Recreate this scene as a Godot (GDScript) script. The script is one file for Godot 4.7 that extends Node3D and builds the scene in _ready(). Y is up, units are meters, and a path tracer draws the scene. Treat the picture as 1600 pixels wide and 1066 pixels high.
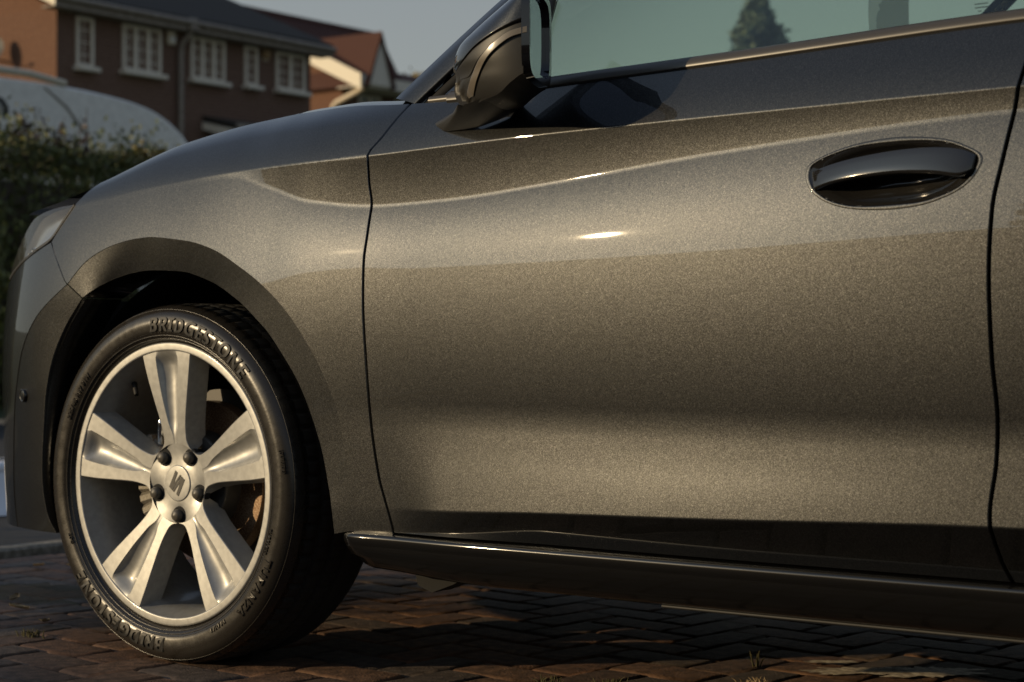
extends Node3D
# A dark grey hatchback on a block-paved drive in low evening sun. X runs to the rear of the car, Y up, Z out of its left side.

# ------------------------------------------------------------------ mesh builder
class Geo:
	var v := PackedVector3Array()
	var n := PackedVector3Array()
	var idx := PackedInt32Array()
	func vert(p: Vector3, q: Vector3) -> int:
		v.append(p)
		n.append(q)
		return v.size() - 1
	func tri(a: int, b: int, c: int) -> void:
		var g := (v[b] - v[a]).cross(v[c] - v[a])
		if g.dot(n[a] + n[b] + n[c]) > 0.0:
			idx.append_array(PackedInt32Array([a, c, b]))
		else:
			idx.append_array(PackedInt32Array([a, b, c]))
	func quad(a: int, b: int, c: int, d: int) -> void:
		tri(a, b, c)
		tri(a, c, d)
	# a flat face with its own corners; away from the point o
	func face(p: Array, o: Vector3) -> void:
		var m := Vector3.ZERO
		for k in range(1, p.size() - 1):
			m += (p[k] - p[0]).cross(p[k + 1] - p[0])
		m = m.normalized()
		if m.dot((p[0] + p[1] + p[2]) / 3.0 - o) < 0.0:
			m = -m
		var f := []
		for q in p:
			f.append(vert(q, m))
		for k in range(1, p.size() - 1):
			tri(f[0], f[k], f[k + 1])
	func rows(pts: Array, nrm: Array, closed := false) -> void:
		var at := v.size()
		var w: int = pts[0].size()
		for j in pts.size():
			v.append_array(pts[j])
			n.append_array(nrm[j])
		for j in pts.size() - 1:
			for i in (w if closed else w - 1):
				var i2 := (i + 1) % w
				var a := at + j * w + i
				var b := at + j * w + i2
				quad(a, b, b + w, a + w)
	# a grid of points whose normals come from its own slopes; hint says which way is out
	func grid(pts: Array, hint: Vector3, closed := false, from_point := false) -> void:
		var h := pts.size()
		var w: int = pts[0].size()
		var nrm := []
		for j in h:
			var r := PackedVector3Array()
			var up: PackedVector3Array = pts[mini(j + 1, h - 1)]
			var dn: PackedVector3Array = pts[maxi(j - 1, 0)]
			var me: PackedVector3Array = pts[j]
			for i in w:
				var ia := (i + 1) % w if closed else mini(i + 1, w - 1)
				var ib := (i - 1 + w) % w if closed else maxi(i - 1, 0)
				var q := (me[ia] - me[ib]).cross(up[i] - dn[i])
				if q.length_squared() < 1e-18:
					q = (up[ia] - up[ib]).cross(up[i] - dn[i]) + (dn[ia] - dn[ib]).cross(up[i] - dn[i])
				q = q.normalized()
				if q.dot(me[i] - hint if from_point else hint) < 0.0:
					q = -q
				r.append(q)
			nrm.append(r)
		rows(pts, nrm, closed)
	func box(c: Vector3, s: Vector3, b := Basis(), bevel := 0.0) -> void:
		var h := s / 2.0
		var e := minf(bevel, minf(h.x, minf(h.y, h.z)) * 0.9)
		var ax := [b.x, b.y, b.z]
		var hs := [h.x, h.y, h.z]
		for k in 3:
			for sg in [-1.0, 1.0]:
				var u: int = (k + 1) % 3
				var w: int = (k + 2) % 3
				var p := []
				for q in [[-1, -1], [1, -1], [1, 1], [-1, 1]]:
					p.append(c + ax[k] * sg * hs[k] + ax[u] * q[0] * (hs[u] - e) + ax[w] * q[1] * (hs[w] - e))
				face(p, c)
		if e <= 0.0:
			return
		for k in 3:
			var u: int = (k + 1) % 3
			var w: int = (k + 2) % 3
			for su in [-1.0, 1.0]:
				for sw in [-1.0, 1.0]:
					var p := []
					for q in [[-1, 0], [1, 0], [1, 1], [-1, 1]]:
						var pu: float = hs[u] if q[1] == 0 else hs[u] - e
						var pw: float = hs[w] - e if q[1] == 0 else hs[w]
						p.append(c + ax[k] * q[0] * (hs[k] - e) + ax[u] * su * pu + ax[w] * sw * pw)
					face(p, c)
		for sx in [-1.0, 1.0]:
			for sy in [-1.0, 1.0]:
				for sz in [-1.0, 1.0]:
					face([c + b.x * sx * h.x + b.y * sy * (h.y - e) + b.z * sz * (h.z - e), c + b.x * sx * (h.x - e) + b.y * sy * h.y + b.z * sz * (h.z - e), c + b.x * sx * (h.x - e) + b.y * sy * (h.y - e) + b.z * sz * h.z], c)
	# prof: points (radius, height along axis); normals smooth along the profile except at doubled points
	func lathe(c: Vector3, axis: Vector3, prof: Array, seg := 48, inward := false, a0 := 0.0, a1 := TAU) -> void:
		var x := axis.cross(Vector3.UP if absf(axis.y) < 0.9 else Vector3.RIGHT).normalized()
		var y := axis.cross(x).normalized()
		var run := []
		var runs := []
		for k in prof.size():
			if k > 0 and prof[k].distance_to(prof[k - 1]) < 1e-7:
				runs.append(run)
				run = []
			run.append(prof[k])
		runs.append(run)
		for r in runs:
			var pts := []
			var nrm := []
			for k in r.size():
				var t: Vector2 = (r[mini(k + 1, r.size() - 1)] - r[maxi(k - 1, 0)]).normalized()
				var q := Vector2(t.y, -t.x) * (-1.0 if inward else 1.0)
				var pr := PackedVector3Array()
				var nr := PackedVector3Array()
				for i in seg + 1:
					var a := lerpf(a0, a1, float(i) / seg)
					var d := x * cos(a) + y * sin(a)
					pr.append(c + d * r[k].x + axis * r[k].y)
					nr.append((d * q.x + axis * q.y).normalized())
				pts.append(pr)
				nrm.append(nr)
			rows(pts, nrm)
	func tube(path: Array, rad: float, seg := 8, rad_end := -1.0) -> void:
		var pts := []
		var nrm := []
		var side := Vector3.ZERO
		for k in path.size():
			var t: Vector3 = (path[mini(k + 1, path.size() - 1)] - path[maxi(k - 1, 0)]).normalized()
			if side == Vector3.ZERO:
				side = t.cross(Vector3.UP if absf(t.y) < 0.9 else Vector3.RIGHT).normalized()
			side = (side - t * side.dot(t)).normalized()
			var up := t.cross(side)
			var pr := PackedVector3Array()
			var nr := PackedVector3Array()
			var rr := rad if rad_end < 0.0 else lerpf(rad, rad_end, float(k) / (path.size() - 1))
			for i in seg:
				var a := TAU * i / seg
				var d := side * cos(a) + up * sin(a)
				pr.append(path[k] + d * rr)
				nr.append(d)
			pts.append(pr)
			nrm.append(nr)
		rows(pts, nrm, true)
	# flat outline (in the plane of bx, by) pushed out along bz
	func prism(outline: PackedVector2Array, o: Vector3, bx: Vector3, by: Vector3, bz: Vector3, depth: float) -> void:
		var t := Geometry2D.triangulate_polygon(outline)
		var mid := Vector3.ZERO
		for q in outline:
			mid += o + bx * q.x + by * q.y + bz * depth / 2.0
		mid /= outline.size()
		for s in [0.0, depth]:
			var m := bz * (1.0 if s > 0.0 else -1.0)
			var at := v.size()
			for q in outline:
				vert(o + bx * q.x + by * q.y + bz * s, m)
			for k in range(0, t.size(), 3):
				tri(at + t[k], at + t[k + 1], at + t[k + 2])
		var ccw := 0.0
		for k in outline.size():
			ccw += outline[k].cross(outline[(k + 1) % outline.size()])
		for k in outline.size():
			var a := outline[k]
			var b := outline[(k + 1) % outline.size()]
			var d := (b - a).normalized() * signf(ccw)
			var m := bx * d.y - by * d.x
			var f := [vert(o + bx * a.x + by * a.y, m), vert(o + bx * b.x + by * b.y, m), vert(o + bx * b.x + by * b.y + bz * depth, m), vert(o + bx * a.x + by * a.y + bz * depth, m)]
			quad(f[0], f[1], f[2], f[3])
	func mesh(m: Material) -> ArrayMesh:
		var a := []
		a.resize(Mesh.ARRAY_MAX)
		a[Mesh.ARRAY_VERTEX] = v
		a[Mesh.ARRAY_NORMAL] = n
		a[Mesh.ARRAY_INDEX] = idx
		var r := ArrayMesh.new()
		r.add_surface_from_arrays(Mesh.PRIMITIVE_TRIANGLES, a)
		r.surface_set_material(0, m)
		return r

var rng := RandomNumberGenerator.new()
var M := {}

func hang(o: Node3D, called: String, parent: Node) -> Node3D:
	o.name = called
	parent.add_child(o, true)
	return o

func part(g: Geo, called: String, m: Material, parent: Node) -> MeshInstance3D:
	var o := MeshInstance3D.new()
	o.mesh = g.mesh(m)
	hang(o, called, parent)
	return o

func thing(called: String, label: String, category: String, at := Vector3.ZERO, group := "") -> Node3D:
	var o := Node3D.new()
	o.position = at
	hang(o, called, self)
	return tag(o, label, category, group)

func tag(o: Node3D, label: String, category: String, group := "") -> Node3D:
	o.set_meta("label", label)
	o.set_meta("category", category)
	if group != "":
		o.set_meta("group", group)
	return o

func struct(o: Node3D) -> Node3D:
	o.set_meta("kind", "structure")
	return o

func stuff(o: Node3D) -> Node3D:
	o.set_meta("kind", "stuff")
	return o

func lin(r: float, g: float, b: float) -> Color:
	return Color(r, g, b).linear_to_srgb()

func mat(c: Color, rough: float, metal := 0.0) -> StandardMaterial3D:
	var m := StandardMaterial3D.new()
	m.albedo_color = c
	m.roughness = rough
	m.metallic = metal
	return m

func noise_tex(freq: float, lo: Color, hi: Color, sd: int, oct := 4, size := 512, kind := FastNoiseLite.TYPE_SIMPLEX_SMOOTH) -> NoiseTexture2D:
	var f := FastNoiseLite.new()
	f.noise_type = kind
	f.frequency = freq
	f.fractal_octaves = oct
	f.seed = sd
	var t := NoiseTexture2D.new()
	t.width = size
	t.height = size
	t.seamless = true
	t.noise = f
	var g := Gradient.new()
	g.set_color(0, lo)
	g.set_color(1, hi)
	t.color_ramp = g
	return t

func tri(m: StandardMaterial3D, scale: float, world := false) -> StandardMaterial3D:
	m.uv1_triplanar = true
	m.uv1_world_triplanar = world
	m.uv1_scale = Vector3(scale, scale, scale)
	return m

# smooth curve through (xs, ys), level with its neighbours' slopes
func curve(x: float, xs: Array, ys: Array) -> float:
	var n := xs.size()
	if x <= xs[0]:
		return ys[0]
	if x >= xs[n - 1]:
		return ys[n - 1]
	var k := 0
	while x > xs[k + 1]:
		k += 1
	var h: float = xs[k + 1] - xs[k]
	var t: float = (x - xs[k]) / h
	var d: float = (ys[k + 1] - ys[k]) / h
	var d0: float = d if k == 0 else (ys[k] - ys[k - 1]) / (xs[k] - xs[k - 1])
	var d1: float = d if k == n - 2 else (ys[k + 2] - ys[k + 1]) / (xs[k + 2] - xs[k + 1])
	var m0 := 0.0 if d0 * d <= 0.0 else 2.0 * d0 * d / (d0 + d)
	var m1 := 0.0 if d1 * d <= 0.0 else 2.0 * d1 * d / (d1 + d)
	if k == 0:
		m0 = d
	if k == n - 2:
		m1 = d
	var t2 := t * t
	var t3 := t2 * t
	return (2 * t3 - 3 * t2 + 1) * ys[k] + (t3 - 2 * t2 + t) * h * m0 + (-2 * t3 + 3 * t2) * ys[k + 1] + (t3 - t2) * h * m1

# point on a line of corners, p from 0 to the last corner's number
func along(l: Array, p: float, smooth := false) -> Vector2:
	var k := clampi(int(floor(p)), 0, l.size() - 2)
	var t := p - k
	if not smooth:
		return l[k].lerp(l[k + 1], t)
	return l[k].cubic_interpolate(l[k + 1], l[maxi(k - 1, 0)], l[mini(k + 2, l.size() - 1)], t)

# x of a line of corners whose y rises
func x_at(l: Array, y: float) -> float:
	var ys := []
	var xs := []
	for q in l:
		ys.append(q.y)
		xs.append(q.x)
	return curve(y, ys, xs)

# ------------------------------------------------------------------ the car's side as one field of depth Z over (X, Y)
const XN := [-0.6, -0.45, -0.3, -0.1, 0.1, 0.2, 0.3, 0.46, 0.6, 0.8, 1.1, 1.56, 2.3, 3.4]
var LY := {
	"T": [0.835, 0.845, 0.878, 0.946, 0.974, 0.979, 0.979, 0.969, 0.963, 0.970, 0.978, 0.993, 1.0, 1.0],
	"C": [0.80, 0.822, 0.837, 0.859, 0.8725, 0.876, 0.878, 0.8815, 0.886, 0.892, 0.897, 0.902, 0.908, 0.93],
	"D": [0.77, 0.80, 0.822, 0.853, 0.8665, 0.842, 0.814, 0.800, 0.803, 0.818, 0.846, 0.873, 0.885, 0.90],
	"E": [0.60, 0.64, 0.67, 0.68, 0.685, 0.689, 0.695, 0.705, 0.707, 0.711, 0.722, 0.748, 0.77, 0.78],
	"F": [0.50, 0.55, 0.575, 0.575, 0.575, 0.575, 0.575, 0.575, 0.575, 0.575, 0.575, 0.575, 0.575, 0.575],
	"G": [0.45, 0.475, 0.475, 0.475, 0.475, 0.475, 0.475, 0.475, 0.475, 0.475, 0.475, 0.475, 0.475, 0.475],
	"H": [0.42, 0.43, 0.43, 0.43, 0.43, 0.43, 0.43, 0.43, 0.43, 0.43, 0.43, 0.43, 0.43, 0.43],
	"I": [0.37, 0.375, 0.375, 0.375, 0.375, 0.375, 0.375, 0.375, 0.375, 0.375, 0.375, 0.375, 0.375, 0.375],
	"J": [0.30, 0.30, 0.30, 0.30, 0.30, 0.30, 0.30, 0.30, 0.303, 0.311, 0.320, 0.335, 0.34, 0.34],
	"K": [0.262, 0.262, 0.262, 0.262, 0.262, 0.262, 0.262, 0.262, 0.262, 0.262, 0.262, 0.262, 0.262, 0.262]}
var LP := { # how far each line's surface leans back, degrees
	"T": [40, 46, 56, 64, 64, 64, 60, 45, 31, 28, 27, 26, 26, 30],
	"U": [28, 30, 34, 36, 38, 36, 34, 30, 28, 26, 25, 25, 25, 28],
	"Cu": [16, 17, 19, 21, 22, 22, 22, 21, 20, 20, 19, 19, 19, 20],
	"Cl": [14, 15, 16, 16, 6, -2, -5, -9, -10, -9.5, -8.5, -7, -6, -6],
	"Du": [13, 15, 16, 16, 8, 0, -1, -2, -2, -2, -1.5, -1, -1, -1],
	"Dl": [13, 15, 16, 16, 14, 13.5, 14, 14, 14, 14, 13, 12, 12, 12],
	"E": [5, 6, 6, 6, 5, 4.4, 3.9, 3.9, 3.9, 3.9, 3.9, 3.9, 3.9, 3.9],
	"F": [0, 0, 0, 0, 0, 0, -1, -1.5, -1.5, -1.5, -1.5, -1.5, -1.5, -1.5],
	"G": [-2, -2, -2, -2, -2, -2.5, -3, -4.5, -5.5, -5.5, -5.5, -5.5, -5, -5],
	"H": [-2, -2, -2, -2, -2, -2, -2, -2, 2.0, 3.8, 3.8, 3.8, 3.4, 3.4],
	"I": [-2, -2, -2, -2, -2, -2, -2, -2, 4.2, 6.0, 8.0, 4.6, 4.6, 4.6],
	"Ju": [-2, -2, -2, -2, -2, -2, -2, -2, 4.0, 4.8, 4.8, 4.6, 4.6, 4.6],
	"Jl": [-3, -3, -3, -3, -3, -3, -3, -3, -14, -30, -30, -30, -30, -30],
	"K": [-4, -4, -4, -4, -4, -4, -4, -5, -18, -30, -30, -30, -30, -30]}
const PX := [-0.9, -0.8, -0.7, -0.6, -0.5, -0.4, -0.3, -0.1, 0.2, 0.36, 0.42, 0.47, 0.57, 0.85, 1.4, 2.0, 2.6, 3.2, 3.4]
const PS := [64.0, 51.0, 41.0, 31.0, 20.0, 10.0, 5.0, 2.5, 0.6, -1.6, -1.1, 1.0, 2.6, 2.5, 2.0, -0.5, -5.0, -14.0, -30.0]
const X0 := -0.9
const XD := 0.01
const NX := 431
const Y0 := 0.16
const YD := 0.001
const NY := 900
var ZT := PackedFloat32Array()
var MT := PackedFloat32Array()

func ly(k: String, x: float) -> float:
	return curve(x, XN, LY[k])

func make_field() -> void:
	ZT.resize(NX * NY)
	MT.resize(NX * NY)
	var plan := PackedFloat32Array()
	plan.resize(NX)
	var s0 := tan(deg_to_rad(curve(X0, PX, PS)))
	for i in range(1, NX):
		var s1 := tan(deg_to_rad(curve(X0 + i * XD, PX, PS)))
		plan[i] = plan[i - 1] + (s0 + s1) / 2 * XD
		s0 = s1
	var at: float = plan[int((0.745 - X0) / XD)]
	for i in NX:
		var x := X0 + i * XD
		var y := {}
		for k in LY:
			y[k] = ly(k, x)
		var s := {}
		for k in LP:
			s[k] = tan(deg_to_rad(curve(x, XN, LP[k])))
		var ky := [y.K - 0.2, y.K, y.J - 0.002, y.J + 0.003, y.I, y.H, y.G, y.F, y.E, y.D - 0.006, y.D + 0.002, y.C - 0.0016, y.C + 0.0016, y.C + (y.T - y.C) * 0.6, y.T, y.T + 0.3]
		var kp := [s.K, s.K, s.Jl, s.Ju, s.I, s.H, s.G, s.F, s.E, s.Dl, s.Du, s.Cl, s.Cu, s.U, s.T, s.T]
		for k in range(1, ky.size()):
			ky[k] = maxf(ky[k], ky[k - 1] + 0.0008)
		var k := 0
		var z := 0.0
		var m0 := 0.0
		var base := i * NY
		for j in NY:
			var yy := Y0 + j * YD
			while k < 14 and yy > ky[k + 1]:
				k += 1
			var m: float = lerpf(kp[k], kp[k + 1], clampf((yy - ky[k]) / (ky[k + 1] - ky[k]), 0.0, 1.0))
			if j > 0:
				z -= (m + m0) / 2 * YD
			m0 = m
			ZT[base + j] = z
			MT[base + j] = m
		var ref := ZT[base + int((0.575 - Y0) / YD)]
		for j in NY:
			ZT[base + j] += plan[i] - at - ref

func look(t: PackedFloat32Array, x: float, y: float) -> float:
	var fx := clampf((x - X0) / XD, 0.0, NX - 1.001)
	var fy := clampf((y - Y0) / YD, 0.0, NY - 1.001)
	var i := int(fx)
	var j := int(fy)
	fx -= i
	fy -= j
	var a := i * NY + j
	return (t[a] * (1 - fy) + t[a + 1] * fy) * (1 - fx) + (t[a + NY] * (1 - fy) + t[a + NY + 1] * fy) * fx

func zs(x: float, y: float) -> float:
	return look(ZT, x, y)

func on(x: float, y: float, out := 0.0) -> Vector3:
	return Vector3(x, y, zs(x, y) + out)

func nrm(x: float, y: float) -> Vector3:
	var dx := (look(ZT, x + 0.01, y) - look(ZT, x - 0.01, y)) / 0.02
	return Vector3(-dx, look(MT, x, y), 1).normalized()

# ring of short walls turned inwards along an edge of a panel, with a small rounded lip
func lip(g: Geo, edge: PackedVector3Array, en: PackedVector3Array, inward: PackedVector3Array, depth := 0.022) -> void:
	var pts := [PackedVector3Array(), PackedVector3Array(), PackedVector3Array()]
	var ns := [PackedVector3Array(), PackedVector3Array(), PackedVector3Array()]
	for i in edge.size():
		var o := -inward[i]
		pts[0].append(edge[i])
		pts[1].append(edge[i] + o * 0.0012 - en[i] * 0.0014)
		pts[2].append(edge[i] + o * 0.0012 - en[i] * depth)
		ns[0].append(en[i])
		ns[1].append((o + en[i] * 0.4).normalized())
		ns[2].append(o)
	g.rows(pts, ns)

func side_panel(xl: Callable, xr: Callable, bot: String, cols: int, hole := []) -> Geo:
	var g := Geo.new()
	var lines := ["K", "J-", "J+", "I", "H", "G", "F", "E", "D-", "D+", "C-", "C+", "U", "T"]
	var steps := [10, 5, 16, 10, 10, 14, 20, 22, 8, 18, 6, 14, 14, 1]
	var pts := []
	var ns := []
	for k in lines.size():
		for q in steps[k]:
			var f = float(q) / steps[k]
			var pr := PackedVector3Array()
			var nr := PackedVector3Array()
			for c in cols + 1:
				var t := float(c) / cols
				var x := lerpf(xl.call(0.6), xr.call(0.6), t)
				var y := 0.0
				for it in 3:
					y = line_y(lines[k], x)
					if k < lines.size() - 1:
						y = lerpf(y, line_y(lines[k + 1], x), f)
					x = lerpf(xl.call(y), xr.call(y), t)
				pr.append(on(x, y))
				nr.append(nrm(x, y))
			pts.append(pr)
			ns.append(nr)
	if hole.is_empty():
		g.rows(pts, ns)
	else:
		var poly := PackedVector2Array(hole)
		var at := 0
		var w := cols + 1
		for j in pts.size():
			g.v.append_array(pts[j])
			g.n.append_array(ns[j])
		for j in pts.size() - 1:
			for i in cols:
				var a := at + j * w + i
				var mid := (g.v[a] + g.v[a + w + 1]) / 2
				if absf(mid.x - 1.38) < 0.14 and absf(mid.y - 0.8) < 0.05 and Geometry2D.is_point_in_polygon(Vector2(mid.x, mid.y), poly):
					continue
				g.quad(a, a + 1, a + w + 1, a + w)
	for s in [0, cols]:
		var e := PackedVector3Array()
		var en := PackedVector3Array()
		var inw := PackedVector3Array()
		for j in pts.size():
			e.append(pts[j][s])
			en.append(ns[j][s])
			inw.append(Vector3(1 if s == 0 else -1, 0, 0))
		lip(g, e, en, inw)
	for j in [0, pts.size() - 1]:
		var inw := PackedVector3Array()
		for i in cols + 1:
			inw.append(Vector3(0, 1 if j == 0 else -1, 0))
		lip(g, pts[j], ns[j], inw, 0.03)
	return g

func line_y(k: String, x: float) -> float:
	match k:
		"J-": return ly("J", x) - 0.004
		"J+": return ly("J", x) + 0.005
		"D-": return ly("D", x) - 0.008
		"D+": return ly("D", x) + 0.004
		"C-": return ly("C", x) - 0.003
		"C+": return ly("C", x) + 0.003
		"U": return lerpf(ly("C", x), ly("T", x), 0.6)
	return ly(k, x)

const GAP_F := [Vector2(0.4875, 0.25), Vector2(0.486, 0.262), Vector2(0.457, 0.357), Vector2(0.443, 0.452), Vector2(0.438, 0.547), Vector2(0.433, 0.641), Vector2(0.432, 0.705), Vector2(0.4355, 0.753), Vector2(0.4365, 0.803), Vector2(0.4325, 0.84), Vector2(0.4335, 0.882), Vector2(0.454, 0.911), Vector2(0.486, 0.966), Vector2(0.50, 0.99)]
const GAP_R := [Vector2(1.55, 0.24), Vector2(1.542, 0.259), Vector2(1.532, 0.291), Vector2(1.527, 0.334), Vector2(1.526, 0.354), Vector2(1.533, 0.421), Vector2(1.5345, 0.478), Vector2(1.529, 0.553), Vector2(1.525, 0.668), Vector2(1.528, 0.743), Vector2(1.540, 0.809), Vector2(1.557, 0.900), Vector2(1.574, 0.993), Vector2(1.58, 1.02)]
var gap_f_table := PackedFloat32Array()
var gap_r_table := PackedFloat32Array()

func gap_x(t: PackedFloat32Array, y: float) -> float:
	var f := clampf((y - 0.24) / 0.004, 0, t.size() - 1.001)
	var i := int(f)
	return lerpf(t[i], t[i + 1], f - i)

# three lines joined by a ruled sheet that lies on the side's field: wheel arch edge, flare edge, outer edge
func arch_panel(arch: Array, flare: Array, outer: Array, tilt: Array, per: int, outer_smooth := false) -> Geo:
	var g := Geo.new()
	var rings := []
	var n := (arch.size() - 1) * per
	for q in 11:
		rings.append(PackedVector3Array())
	var cols := []
	for i in n + 1:
		var p := float(i) / per
		var a := along(arch, p, true)
		var f: Vector2 = along(flare, p, true)
		var o := along(outer, p, outer_smooth)
		var w := a.distance_to(f)
		var sl := tan(deg_to_rad(along(tilt, p, true).y))
		var c1 := PackedVector3Array()
		for q in 9:
			var s := q / 8.0
			var x := a.lerp(f, s)
			c1.append(on(x.x, x.y, -(1.0 - s) * w * sl - 0.0012))
		var c2 := PackedVector3Array()
		var c2n := PackedVector3Array()
		for q in 111:
			var s := q / 110.0
			s = s * s * 0.35 + s * 0.65
			var x := f.lerp(o, s)
			c2.append(on(x.x, x.y))
			c2n.append(nrm(x.x, x.y))
		cols.append([c1, c2, c2n])
	var fl := []
	var bd := []
	var bn := []
	for c in cols:
		fl.append(c[0])
		bd.append(c[1])
		bn.append(c[2])
	g.grid(fl, Vector3(0, 0, 1))
	g.rows(bd, bn)
	# the small step between flare and panel
	var st := []
	var sn := []
	for i in cols.size():
		var r := PackedVector3Array([cols[i][0][8], (cols[i][0][8] + cols[i][1][0]) / 2 + Vector3(0, 0, 0.0006), cols[i][1][0]])
		var d: Vector3 = cols[i][1][1] - cols[i][1][0]
		var dn := Vector3(-d.x, -d.y, 0).normalized()
		st.append(r)
		sn.append(PackedVector3Array([(Vector3(0, 0, 1) + dn * 0.2).normalized(), (Vector3(0, 0, 1) + dn).normalized(), (bn[i][0])]))
	g.rows(st, sn)
	# lip turned in at the wheel opening
	var e := PackedVector3Array()
	var en := PackedVector3Array()
	var inw := PackedVector3Array()
	var e2 := PackedVector3Array()
	var en2 := PackedVector3Array()
	var inw2 := PackedVector3Array()
	for i in cols.size():
		e.append(cols[i][0][0])
		en.append(Vector3(0, 0, 1))
		var d: Vector3 = cols[i][0][3] - cols[i][0][0]
		inw.append(Vector3(d.x, d.y, 0).normalized())
		e2.append(cols[i][1][110])
		en2.append(bn[i][110])
		d = cols[i][1][107] - cols[i][1][110]
		inw2.append(Vector3(d.x, d.y, 0).normalized())
	lip(g, e, en, inw, 0.10)
	lip(g, e2, en2, inw2, 0.022)
	return g

# ------------------------------------------------------------------ script start
func _ready() -> void:
	rng.seed = 7
	var cam := Camera3D.new()
	cam.name = "camera"
	var att := CameraAttributesPhysical.new()
	att.frustum_focal_length = 65.74
	att.frustum_near = 0.05
	att.frustum_far = 1500.0
	att.frustum_focus_distance = 2.95
	att.exposure_aperture = 6.3
	cam.attributes = att
	cam.near = 0.05
	cam.far = 1500.0
	add_child(cam)
	cam.position = Vector3(2.4408, 0.591, 2.334)
	cam.rotation_degrees = Vector3(0, 36, 0)
	cam.current = true
	var env := Environment.new()
	env.background_mode = Environment.BG_SKY
	var sky := Sky.new()
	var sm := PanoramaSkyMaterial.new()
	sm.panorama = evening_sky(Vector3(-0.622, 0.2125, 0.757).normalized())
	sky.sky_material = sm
	env.sky = sky
	env.tonemap_mode = Environment.TONE_MAPPER_LINEAR
	env.tonemap_exposure = 0.72
	env.sdfgi_enabled = true
	env.ssao_enabled = true
	env.ssil_enabled = true
	var we := WorldEnvironment.new()
	we.name = "world_environment"
	we.environment = env
	add_child(we)
	var sun := DirectionalLight3D.new()
	sun.name = "sun"
	sun.light_color = lin(1.0, 0.76, 0.45)
	sun.light_energy = 1.5
	sun.light_angular_distance = 0.5
	sun.shadow_enabled = true
	add_child(sun)
	sun.look_at_from_position(Vector3.ZERO, -Vector3(-0.622, 0.2125, 0.757), Vector3.UP)

	materials()
	ground()
	houses()
	make_field()
	for k in 200:
		gap_f_table.append(x_at(GAP_F, 0.24 + k * 0.004))
		gap_r_table.append(x_at(GAP_R, 0.24 + k * 0.004))
	car()
	windscreen_card()
	plants()
	small_things()

# clear evening air: paler towards the horizon, warmer and brighter towards the low sun
func evening_sky(sun: Vector3) -> ImageTexture:
	var w := 512
	var h := 256
	var px := PackedFloat32Array()
	px.resize(w * h * 3)
	for j in h:
		var el := PI / 2 - (j + 0.5) / h * PI
		var y := sin(el)
		var up := pow(1.0 - maxf(y, 0.0), 3.4)
		var base := Vector3(0.21, 0.275, 0.40).lerp(Vector3(0.55, 0.575, 0.49), up)
		if y < 0.0:
			base = Vector3(0.10, 0.09, 0.075)
		for i in w:
			var az := (i + 0.5) / w * TAU
			var d := Vector3(sin(az) * cos(el), y, -cos(az) * cos(el))
			var t := rad_to_deg(acos(clampf(d.dot(sun), -1, 1)))
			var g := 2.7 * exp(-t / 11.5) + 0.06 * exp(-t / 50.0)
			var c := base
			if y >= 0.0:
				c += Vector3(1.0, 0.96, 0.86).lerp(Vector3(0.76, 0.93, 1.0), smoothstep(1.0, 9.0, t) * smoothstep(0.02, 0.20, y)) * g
			var at := (j * w + i) * 3
			px[at] = c.x
			px[at + 1] = c.y
			px[at + 2] = c.z
	return ImageTexture.create_from_image(Image.create_from_data(w, h, false, Image.FORMAT_RGBF, px.to_byte_array()))

func flakes(sd: int, tilt: float) -> ImageTexture:
	var r := RandomNumberGenerator.new()
	r.seed = sd
	var b := PackedByteArray()
	b.resize(512 * 512 * 3)
	for i in 512 * 512:
		b[i * 3] = clampi(int(127.5 + 127 * r.randfn(0, tilt)), 0, 255)
		b[i * 3 + 1] = clampi(int(127.5 + 127 * r.randfn(0, tilt)), 0, 255)
		b[i * 3 + 2] = 240
	return ImageTexture.create_from_image(Image.create_from_data(512, 512, false, Image.FORMAT_RGB8, b))

func speck(sd: int, lo: float, spread: float) -> ImageTexture:
	var r := RandomNumberGenerator.new()
	r.seed = sd
	var b := PackedByteArray()
	b.resize(512 * 512 * 3)
	for i in 512 * 512:
		var k := lo + spread * pow(r.randf(), 2.2)
		b[i * 3] = clampi(int(255 * k), 0, 255)
		b[i * 3 + 1] = clampi(int(255 * k * (0.97 + 0.03 * r.randf())), 0, 255)
		b[i * 3 + 2] = clampi(int(255 * k * (0.92 + 0.06 * r.randf())), 0, 255)
	return ImageTexture.create_from_image(Image.create_from_data(512, 512, false, Image.FORMAT_RGB8, b))

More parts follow.
